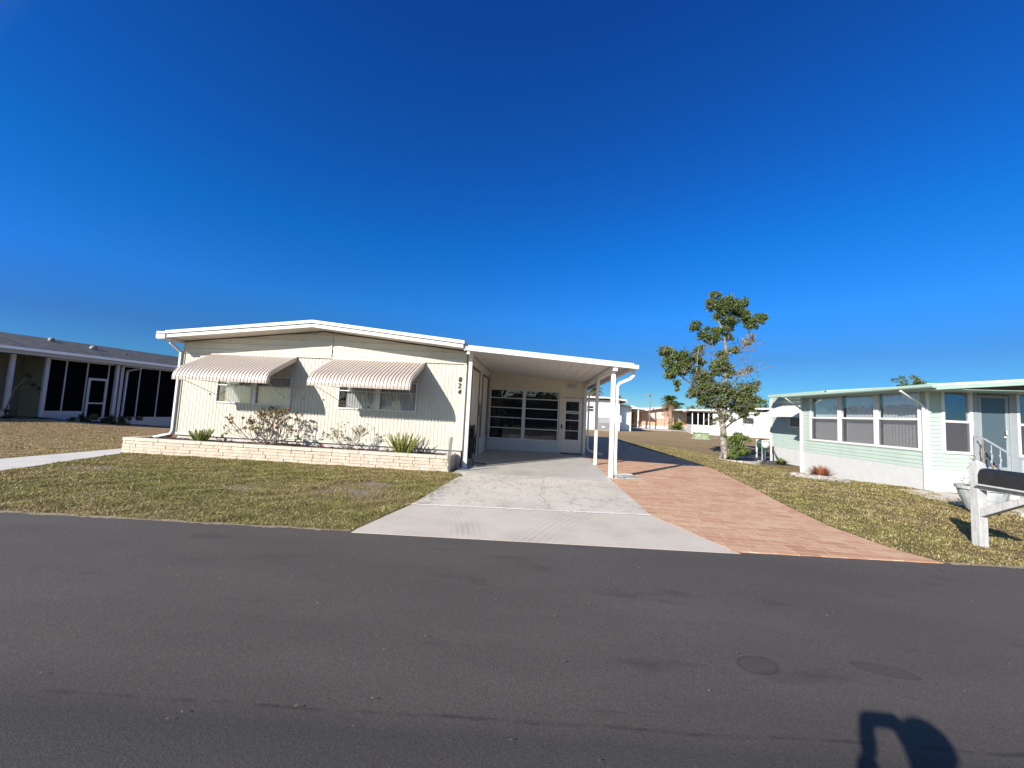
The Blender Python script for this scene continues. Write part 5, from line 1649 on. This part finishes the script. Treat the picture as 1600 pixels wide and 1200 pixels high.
for i, (u, n_, s_, lab) in enumerate(((-.4, 1.0, .35, "low dark plant by the first post of the far left house"), (1.9, 1.2, .45, "low dark plant left of the screen door of the far left house"), (2.9, 1.4, .5, "widest low dark plant in front of the far left house's porch"), (6.3, .9, .4, "low dark plant right of the downspout of the far left house"), (8.0, .9, .8, "tall dark shrub at the right end of the far left house"))):
    c = lp(u, n_, 0); c = (c[0], c[1], gz(c[0], c[1]))
    t = thing("dark_shrub", lab, "shrub", c, 0, "low dark shrubs by the far left house")
    cs = [(c[0] + rng.uniform(-s_, s_), c[1] + rng.uniform(-s_, s_), c[2] + rng.uniform(.03, s_ * .7)) for _ in range(16)]
    leaf_cloud("foliage", cs, [s_ * .3] * 16, [60] * 16, .09, [LEAF['shade'], LEAF['mid'], LEAF['rust']], t, [.6, .3, .1], origin=c, shell=.1)
    MB().tube([(c[0], c[1], c[2] - .02), (c[0], c[1], c[2] + s_ * .4)], .02, 5).build("stem", MT['twig'], t)
f = MB(); c = lp(-.9, 1.7, 0); f.ball((c[0], c[1], gz(c[0], c[1]) + .16), (.2, .16, .16), seg=10, rings=6, jit=.08)
prop(f.build("lawn_stone", MT['rock']), "round pale boulder at the left edge by the far left house", "stone")
lp_ = lp(-.1, 1.0, 1.6)
t = thing("small_tree", "small dark bare sapling in front of the far left house's beige wall", "tree", (lp_[0], lp_[1], gz(lp_[0], lp_[1])))
f = MB(); f.tube([(lp_[0] - .6, lp_[1], .3), (lp_[0] - .3, lp_[1], 1.4), (lp_[0] + .2, lp_[1], 2.0)], [.03, .02, .008], 5); f.tube([(lp_[0] - .3, lp_[1], 1.4), (lp_[0] + .15, lp_[1] + .3, 1.65)], [.012, .006], 4); f.build("trunk", MT['twig'], t)
leaf_cloud("crown", [(lp_[0] + .2, lp_[1], 2.0), (lp_[0] + .1, lp_[1] + .3, 1.65), (lp_[0] + .2, lp_[1] + .35, 1.5)], [.14, .10, .10], [26, 20, 20], .12, [LEAF['shade']], t, [1.0], origin=(lp_[0], lp_[1], gz(lp_[0], lp_[1])))

# ---------------------------------------------------------------- houses beyond the back lawn
def ribs_xz(mb, y, x0, x1, z0, z1, pitch=.3, d=.02, mi=0):
    n_ = int((x1 - x0) / pitch) + 1
    row = []
    for i in range(n_):
        for u, dd in ((0, 0), (.8, 0), (.9, 1)):
            xx = x0 + (i + u) * pitch
            if xx <= x1: row.append((xx, y - d * dd))
    row.append((x1, y))
    mb.grid([[(a, b_, z0) for a, b_ in row], [(a, b_, z1) for a, b_ in row]], mi)
h1 = thing("far_house", "white flat-roofed mobile home beyond the back lawn, seen between the carport posts", "house", (5, 46, 0), 0, "houses beyond the back lawn")
f = MB(); f.box((-4, 46.04, 0), (9.75, 58, 3.5)); ribs_xz(f, 46.0, -4, 9.75, .0, 3.55)
f.box((9.75, 47.5, 0), (11.25, 56, 2.9)); f.build("wall", MT['far_white'], h1)
f = MB(); ribs_xz(f, 47.45, 9.76, 11.27, .1, 2.95); f.build("rear_wall", MT['far_blue'], h1)
f = MB(); slab(f, -4.3, 3.72, 8.3, 3.90, 45.3, 58, .18); slab(f, 8.3, 3.90, 10.4, 3.68, 45.3, 58, .18); slab(f, 9.9, 3.22, 11.75, 3.02, 46.9, 58, .16); f.box((10.35, 45.4, 3.35), (10.5, 58, 3.5)); f.build("roof", MT['white_roof'], h1)
f = MB(); f.box((5.9, 45.93, 2.15), (6.7, 45.99, 2.85)); wn1 = f.build("window", MT['far_white'], h1)
MB().box((5.95, 45.90, 2.2), (6.65, 45.925, 2.42)).box((5.95, 45.90, 2.52), (6.65, 45.925, 2.75)).build("pane", MT['glass_dark'], wn1)
MB().box((11.22, 47.2, 0), (11.4, 47.42, 2.95)).build("corner_post", MT['far_white'], h1)
MB().box((9.3, 45.6, 1.0), (9.9, 45.96, 1.8)).box((9.45, 45.7, 0), (9.75, 45.95, 1.0)).build("electric_box", MT['far_white'], h1)
ac = thing("air_conditioner", "grey air conditioning unit against the white flat-roofed home beyond the lawn", "air conditioner", (7.9, 45, 0))
f = MB().box((7.1, 44.6, .08), (8.5, 45.4, 1.45)); f.build("cabinet", MT['grey_metal'], ac, bevel=.03)
f = MB(); [f.box((7.2, 44.57, .9 + k * .08), (8.4, 44.598, .94 + k * .08)) for k in range(6)]; f.build("grille", MT['alu'], ac)
MB().box((7.0, 44.5, 0), (8.6, 45.5, .08)).build("pad", MT['curb_white'], ac)
MB().box((7.5, 44.56, .35), (7.85, 44.598, .5)).build("data_plate", MT['far_white'], ac)
h2 = thing("far_house", "salmon brick house with a white roof and pale shutters beyond the lawn", "house", (22, 68, 0), 0, "houses beyond the back lawn")
f = MB().box((18.3, 68.0, 0), (27.1, 80, 2.9)); f.add([(18.3, 68, 2.9), (22.6, 68, 3.75), (27.1, 68, 2.9), (18.3, 68.2, 2.9), (22.6, 68.2, 3.75), (27.1, 68.2, 2.9)], [(0, 2, 1), (3, 4, 5), (0, 1, 4, 3), (1, 2, 5, 4)])
f.build("wall", MT['brick_far'], h2)
f = MB(); slab(f, 17.6, 2.95, 22.6, 4.0, 67.2, 81, .2); slab(f, 22.6, 4.0, 27.9, 2.98, 67.2, 81, .2); f.build("roof", MT['white_roof'], h2)
for x0_, x1_ in ((19.2, 22.0), (23.6, 26.5)):
    q = MB().box((x0_, 67.93, 1.75), (x1_, 67.99, 2.9)).build("window", MT['far_white'], h2)
    MB().box((x0_ + .1, 67.90, 1.85), (x1_ - .1, 67.925, 2.8)).build("shutter", MT['awn_cream'], q)
MB().box((18.2, 67.9, 0), (27.2, 67.98, .55)).build("skirting", MT['far_white'], h2)
cp2 = thing("far_carport", "white carport roof on thin posts joining the salmon brick house", "carport", (25, 66, 0))
f = MB(); slab(f, 22.8, 3.42, 28.8, 3.36, 62, 68, .22); f.build("roof", MT['white_roof'], cp2)
for x_ in (25.0, 28.2): MB().box((x_ - .09, 62.2, 0), (x_ + .09, 62.38, 3.15)).build("post", MT['far_white'], cp2)
cp3 = thing("far_carport", "white carport with dark interior left of the salmon brick house", "carport", (15.5, 68, 0))
f = MB(); slab(f, 12.6, 3.55, 18.2, 3.35, 65, 74, .25); f.build("roof", MT['white_roof'], cp3)
for x_ in (13.0, 16.9): MB().box((x_ - .1, 65.2, 0), (x_ + .1, 65.4, 3.3)).build("post", MT['far_white'], cp3)
MB().box((13, 74, 0), (18.2, 74.2, 3.3)).build("back_wall", MT['left_wall'], cp3)
h3 = thing("far_house", "long white mobile home with a dark screened porch behind the tree", "house", (19.6, 50, 0), rad(-17), "houses beyond the back lawn")
f = MB(); f.box((22.0, 50.04, 0), (40, 60, 3.0)); ribs_xz(f, 50.0, 22.0, 40, 0, 3.1, .35)
f.box((19.6, 50.0, 0), (22.0, 50.1, 1.15)); f.box((19.6, 50.1, 0), (19.7, 60, 1.15)); f.build("wall", MT['far_white'], h3)
f = MB(); [f.box((x_ - .05, 49.98, 1.15), (x_ + .05, 50.08, 2.9)) for x_ in (19.65, 20.3, 20.95, 21.5, 22.0)]; f.box((19.6, 49.98, 2.75), (22.0, 50.08, 2.9)); f.build("screen_frame", MT['far_white'], h3)
MB().box((19.6, 50.03, 1.15), (22.0, 50.05, 2.8)).box((19.64, 50.1, 1.15), (19.66, 60, 2.8)).build("screen", MT['screen_dark'], h3)
MB().box((19.9, 54, 0), (22, 54.1, 2.8)).box((21.9, 50.2, 0), (22, 54, 2.8)).build("porch_inner_wall", MT['dark_room'], h3)
f = MB(); slab(f, 19.2, 3.10, 22.5, 3.15, 49.4, 60.5, .22); slab(f, 22.5, 3.30, 31, 3.75, 49.4, 60.5, .2); slab(f, 31, 3.75, 40.5, 3.3, 49.4, 60.5, .2); f.build("roof", MT['white_roof'], h3)
q = MB().box((25.1, 49.9, 1.5), (26.4, 49.99, 2.4)).build("window", MT['far_white'], h3)
MB().box((25.2, 49.87, 1.6), (26.3, 49.895, 2.3)).build("pane", MT['glass_dark'], q)
wh = [("small_railing", "small white step railing in front of the long white mobile home", 27.6)]
f = MB(); t = thing("small_railing", wh[0][1], "railing", (27.6, 48.9, 0))
for k in range(4): f.box((27.2 + k * .35, 48.9, 0), (27.26 + k * .35, 48.96, .8))
f.box((27.2, 48.9, .78), (28.3, 48.96, .84)); f.build("rails", MT['far_white'], t)
# street light
slp = thing("street_light", "thin wooden utility pole with a small lamp head in front of the brick house", "pole", (19.05, 66, 0))
MB().tube([(19.05, 66, 0), (18.95, 66, 5.75)], [.11, .08], 8).build("pole", MT['wood'], slp)
MB().tube([(18.95, 66, 5.6), (18.55, 65.8, 5.72)], .04, 5).box((18.1, 65.6, 5.62), (18.75, 65.95, 5.8)).build("lamp_head", MT['grey_metal'], slp)
# green utility cabinet
ub = thing("utility_box", "squat green utility cabinet on the back lawn", "utility box", (14.8, 36, 0))
MB().prism([(14.15, 35.2), (15.35, 35.3), (15.45, 36.1), (14.25, 36.1)], .0, .50).build("cabinet", MT['util_green'], ub, bevel=.05)
MB().prism([(14.10, 35.15), (15.4, 35.25), (15.5, 36.15), (14.2, 36.15)], .50, .60).build("lid", MT['util_green'], ub, bevel=.03)
MB().prism([(14.05, 35.1), (15.45, 35.2), (15.55, 36.2), (14.1, 36.2)], -.02, .06).build("pad", MT['curb_white'], ub)
MB().box((14.35, 35.17, .22), (14.55, 35.20, .42)).build("warning_sticker", MT['awn_cream'], ub)
rk = MB().ball((15.95, 35.4, .08), (.35, .2, .12), seg=8, rings=5, jit=.2).build("flat_stone", MT['wood']); prop(rk, "flat brownish stone just right of the green utility cabinet", "stone")

def palm(label, x, y, h, cr, nf, trunk_r=.2, droop=.9, mats=None, skirt=True, kind="palm_tree", group="palms beyond the back lawn"):
    mats = mats or [LEAF['palm'], LEAF['palm2'], LEAF['brown']]
    t = thing(kind, label, "palm tree", (x, y, 0), 0, group)
    n_ = 8
    f = MB().tube([(x + .12 * math.sin(i * .5), y, h * i / n_) for i in range(n_ + 1)], [trunk_r * (1.25 - .3 * i / n_ + (.25 if i >= n_ - 2 and skirt else 0)) for i in range(n_ + 1)], 9)
    tx = x + .12 * math.sin(n_ * .5)
    f.build("trunk", MT['palm_bark'], t)
    V, idx = [], []
    for k in range(nf):
        a = rng.uniform(0, 2 * math.pi)
        el = rng.uniform(-.6, 1.25)
        L = cr * rng.uniform(.8, 1.1)
        d = Vector((math.cos(a) * math.cos(el), math.sin(a) * math.cos(el), math.sin(el)))
        s_ = Vector((-math.sin(a), math.cos(a), 0))
        mi = 2 if el < -.35 else rng.choice((0, 0, 1))
        p_prev = Vector((tx, y, h))
        pts = []
        for i in range(7):
            u = i / 6
            pts.append(Vector((tx, y, h)) + d * L * u + Vector((0, 0, -droop * L * u * u * .5)))
        for i in range(1, 7):
            for sg_ in (-1, 1):
                for q_ in range(3):
                    u = (i - 1 + q_ / 3)
                    p = pts[i - 1].lerp(pts[i], q_ / 3)
                    ll = L * .42 * math.sin(math.pi * (.15 + .8 * u / 6))
                    e = p + s_ * sg_ * ll * .75 + d * ll * .55 + Vector((0, 0, -ll * (.25 + .5 * rng.random())))
                    wv = (pts[i] - pts[i - 1]).normalized() * L * .028
                    V.append([tuple(p - wv), tuple(p + wv), tuple(e)])
                    idx.append(mi)
    np_mesh("crown", np.array(V) - np.array([x, y, 0]), 3, mats, np.array(idx), t)
    return t
palm("cabbage palm with a round drooping crown over the salmon brick house", 22.3, 66, 4.9, 2.0, 46, .28)
palm("slightly smaller palm touching the right side of the round-crowned palm", 24.6, 70, 4.3, 1.9, 40, .25)
palm("tall palm behind the white flat-roofed home, its crown above the carport posts", 10.3, 70, 6.4, 1.9, 44, .32)
palm("short palm crown showing above the flat white roof right of the carport post", 15.0, 74, 4.9, 2.0, 40, .25)
palm("palm crown low behind the white flat-roofed home, left of the thick palm", 8.9, 76, 4.7, 1.7, 36, .25)
palm("bushy yellow-green palm without a trunk in front of the salmon brick house", 23.1, 64, .35, 1.75, 54, .2, .55, [LEAF['palm2'], LEAF['fern'], LEAF['olive']], False, "palm_bush")
def round_tree(label, x, y, h, r, n=60, mats=None, probs=None, trunk=.15, name="background_tree", z0=.0, flat=.8):
    t = thing(name, label, "shrub" if "shrub" in name else "tree", (x, y, z0), 0, "dark shrubs by the far houses" if name == "garden_shrub" else None)
    MB().tube([(x, y, z0), (x + .1, y, z0 + h * .5), (x, y, z0 + h - r * .5)], [trunk, trunk * .8, trunk * .4], 7).build("trunk", MT['bark'], t)
    cs, rs = [], []
    for k in range(n):
        d = Vector((rng.gauss(0, 1), rng.gauss(0, 1), rng.gauss(0, 1))).normalized() * r * rng.random() ** .4
        cs.append((x + d.x, y + d.y, z0 + h - r * .6 + d.z * flat)); rs.append(r * rng.uniform(.14, .28))
    leaf_cloud("crown", cs, rs, [70] * n, r * .11, mats or [LEAF['deep'], LEAF['mid'], LEAF['olive']], t, probs or [.4, .35, .25], origin=(x, y, z0), shell=.2)
    return t
round_tree("slim sapling with a small green tuft in front of the brick house", 20.7, 64, 2.9, .55, 14, [LEAF['bright'], LEAF['mid'], LEAF['fern']], [.4, .4, .2], .06)
round_tree("dark rounded tree behind the long white mobile home, right of the scraggly tree", 36.0, 66, 5.3, 3.0, 70)
round_tree("low green tree behind the white roofs, left of the scraggly tree", 28.5, 72, 4.2, 1.7, 40)
round_tree("dark treetop rising behind the mint house roof", 36.5, 40, 6.9, 1.5, 50)
round_tree("small wispy shrub on the back lawn in front of the long white home", 20.6, 34, 1.0, .45, 14, [LEAF['olive'], LEAF['dry'], LEAF['mid']], None, .03, "small_shrub")
for i, (x_, y_, s_, lab) in enumerate(((12.9, 60, 1.3, "dark potted shrub beside the white home's corner post"), (14.6, 62, .8, "low dark shrub left of the utility pole"), (16.6, 64, .7, "smallest dark shrub next to the brick house's carport"), (28.3, 60, 1.1, "dark shrub in the shade of the far carport"))):
    round_tree(lab, x_, y_, 1.5 * s_, s_, 16, [LEAF['shade'], LEAF['deep'], LEAF['dry']], [.5, .3, .2], .05, "garden_shrub")
f = MB().box((12.0, 57, 0), (19.5, 62.5, .14)); prop(f.build("far_patio", MT['curb_white']), kind='structure', label='pale patio slab before the brick house')
f = MB().box((18.5, 60.5, 0), (29, 67.5, .03)); prop(f.build("far_path", MT['walk']), kind='structure')
# distant hedge line, closes the horizon behind the houses
cs, rs, ns = [], [], []
for k in range(420):
    x_ = rng.uniform(-130, 150)
    cs.append((x_, 112 + rng.uniform(-3, 3), rng.uniform(.5, 2.6))); rs.append(rng.uniform(.9, 1.7)); ns.append(36)
hd = leaf_cloud("far_hedge", cs, rs, ns, .8, [LEAF['deep'], LEAF['mid'], LEAF['olive']], None, [.4, .35, .25]); prop(hd, "far line of low trees on the horizon", kind='stuff')

# home on the other side of the road, reflected in the window panes
ah = thing("mobile_home", "beige mobile home across the road behind the photographer, reflected in the porch windows", "house", (0, -16, 0))
f = MB().box((-9, -24, 0), (7, -16, 2.9)); f.build("wall", MT['left_wall'], ah)
f = MB(); slab(f, -9.4, 2.95, -1, 3.7, -24.3, -15.5, .15); slab(f, -1, 3.7, 7.4, 2.95, -24.3, -15.5, .15); f.build("roof", MT['white_roof'], ah)
for x_ in (-6.5, -2.5, 2.0): MB().box((x_, -15.99, 1.2), (x_ + 1.6, -15.94, 2.3)).build("window", MT['dark_room'], ah)
cs = [(rng.uniform(-26, 26), -27 + rng.uniform(-2, 2), rng.uniform(1.5, 4.2)) for _ in range(90)]
prop(leaf_cloud("hedge_row", cs, [rng.uniform(.9, 1.6) for _ in cs], [60] * 90, .6, [LEAF['deep'], LEAF['mid']], None, [.5, .5]), "row of trees behind the home across the road", kind='stuff')

# leaf litter and specks on road and drive
V, idx = [], []
for k in range(360):
    if k < 180: x_, y_ = rng.uniform(-6, 5), road_y(0) + rng.uniform(-.25, .1)
    elif k < 380: x_, y_ = rng.uniform(-5, 4), rng.uniform(1.2, 4.4)
    else: x_, y_ = rng.choice((-1.75, 4.75, 5.0)) + rng.uniform(-.25, .25), rng.uniform(4.9, 9)
    s_ = rng.uniform(.004, .013); a = rng.uniform(0, 6.28)
    c, s2 = math.cos(a) * s_, math.sin(a) * s_
    V.append([(x_ - c, y_ - s2, .026), (x_ + s2 * .4, y_ - c * .4, .03), (x_ + c, y_ + s2, .027), (x_ - s2 * .4, y_ + c * .4, .029)]); idx.append(rng.choice((0, 0, 1)))
prop(np_mesh("leaf_litter", np.array(V), 4, [LEAF['dry'], LEAF['brown']], np.array(idx)), "tiny dry leaves and grit on the road and drive", kind='stuff')

# ---------------------------------------------------------------- the photographer (stands behind the camera, casts the shadow)
def skin_mesh(name, verts, edges, radii, mat, parent, root=0, sub=2):
    me = bpy.data.meshes.new(name)
    me.from_pydata(verts, edges, [])
    o = bpy.data.objects.new(name, me)
    COL.objects.link(o)
    o.parent = parent
    m = o.modifiers.new("skin", 'SKIN')
    m.use_smooth_shade = True
    for i, r_ in enumerate(radii):
        me.skin_vertices[0].data[i].radius = (r_, r_) if not isinstance(r_, tuple) else r_
    me.skin_vertices[0].data[root].use_root = True
    s_ = o.modifiers.new("sub", 'SUBSURF')
    s_.levels = s_.render_levels = sub
    me.materials.append(mat)
    return o
per = thing("person", "photographer holding up a phone with both hands, only the shadow on the road is seen", "person", (0, -.45, 0))
J = dict(pelvis=(0, 0, .92), waist=(0, .0, 1.08), chest=(0, .0, 1.28), neck=(-.02, .04, 1.43), headb=(-.04, .09, 1.51), headm=(-.05, .11, 1.60), headt=(-.05, .10, 1.68),
         hl=(-.10, 0, .88), kl=(-.12, .03, .49), al=(-.13, -.02, .09), tl=(-.14, .14, .05), hr=(.10, 0, .88), kr=(.12, .03, .49), ar=(.13, -.02, .09), tr=(.15, .14, .05),
         sl=(-.17, 0, 1.36), el=(-.27, .14, 1.16), wl=(-.115, .335, 1.405), sr=(.17, 0, 1.36), er=(.25, .16, 1.17), wr=(.105, .335, 1.405))
RDS = dict(pelvis=.14, waist=.125, chest=.15, neck=.062, headb=.075, headm=.095, headt=.07, hl=.09, kl=.06, al=.04, tl=.035, hr=.09, kr=.06, ar=.04, tr=.035, sl=.08, el=.06, wl=.04, sr=.08, er=.06, wr=.04)
E_ = [("pelvis", "waist"), ("waist", "chest"), ("chest", "neck"), ("neck", "headb"), ("headb", "headm"), ("headm", "headt"), ("pelvis", "hl"), ("hl", "kl"), ("kl", "al"), ("al", "tl"), ("pelvis", "hr"), ("hr", "kr"), ("kr", "ar"), ("ar", "tr"), ("chest", "sl"), ("sl", "el"), ("el", "wl"), ("chest", "sr"), ("sr", "er"), ("er", "wr")]
ks = list(J)
body = skin_mesh("body", [J[k] for k in ks], [(ks.index(a), ks.index(b_)) for a, b_ in E_], [RDS[k] for k in ks], MT['shirt'], per)
for s_ in (-1, 1):
    wx, wy, wz_ = s_ * .115, .325, 1.39
    vs, es, rs_ = [(wx, wy, wz_), (s_ * .098, .365, 1.45), (s_ * .090, .385, 1.475)], [(0, 1), (1, 2)], [.034, .036, .030]
    for k, (dz, dy) in enumerate(((.035, .0), (.022, .004), (.006, .006), (-.012, .006))):
        i0 = len(vs)
        vs += [(s_ * .087, .392 + dy * .3, 1.478 + dz), (s_ * .093, .412 + dy * .2, 1.480 + dz), (s_ * .078, .424, 1.481 + dz)]
        es += [(2, i0), (i0, i0 + 1), (i0 + 1, i0 + 2)]; rs_ += [.010, .009, .008]
    i0 = len(vs)
    vs += [(s_ * .070, .372, 1.462), (s_ * .052, .385, 1.478), (s_ * .038, .392, 1.490)]; es += [(1, i0), (i0, i0 + 1), (i0 + 1, i0 + 2)]; rs_ += [.014, .011, .009]
    skin_mesh("hand", vs, es, rs_, MT['skin'], per, 0, 1)
f = MB(); f.ball((-.05, .08 - .45, 1.635), (.093, .105, .095), seg=16, rings=10); f.build("hair", MT['hair'], per)
# (the phone: the camera looks out of its far side)
ph = MB().box((-.078, -.040, 1.463), (.078, -.032, 1.537)).build("phone", MT['dark_metal'])
prop(ph, "black phone held sideways in the photographer's raised hands", "phone")
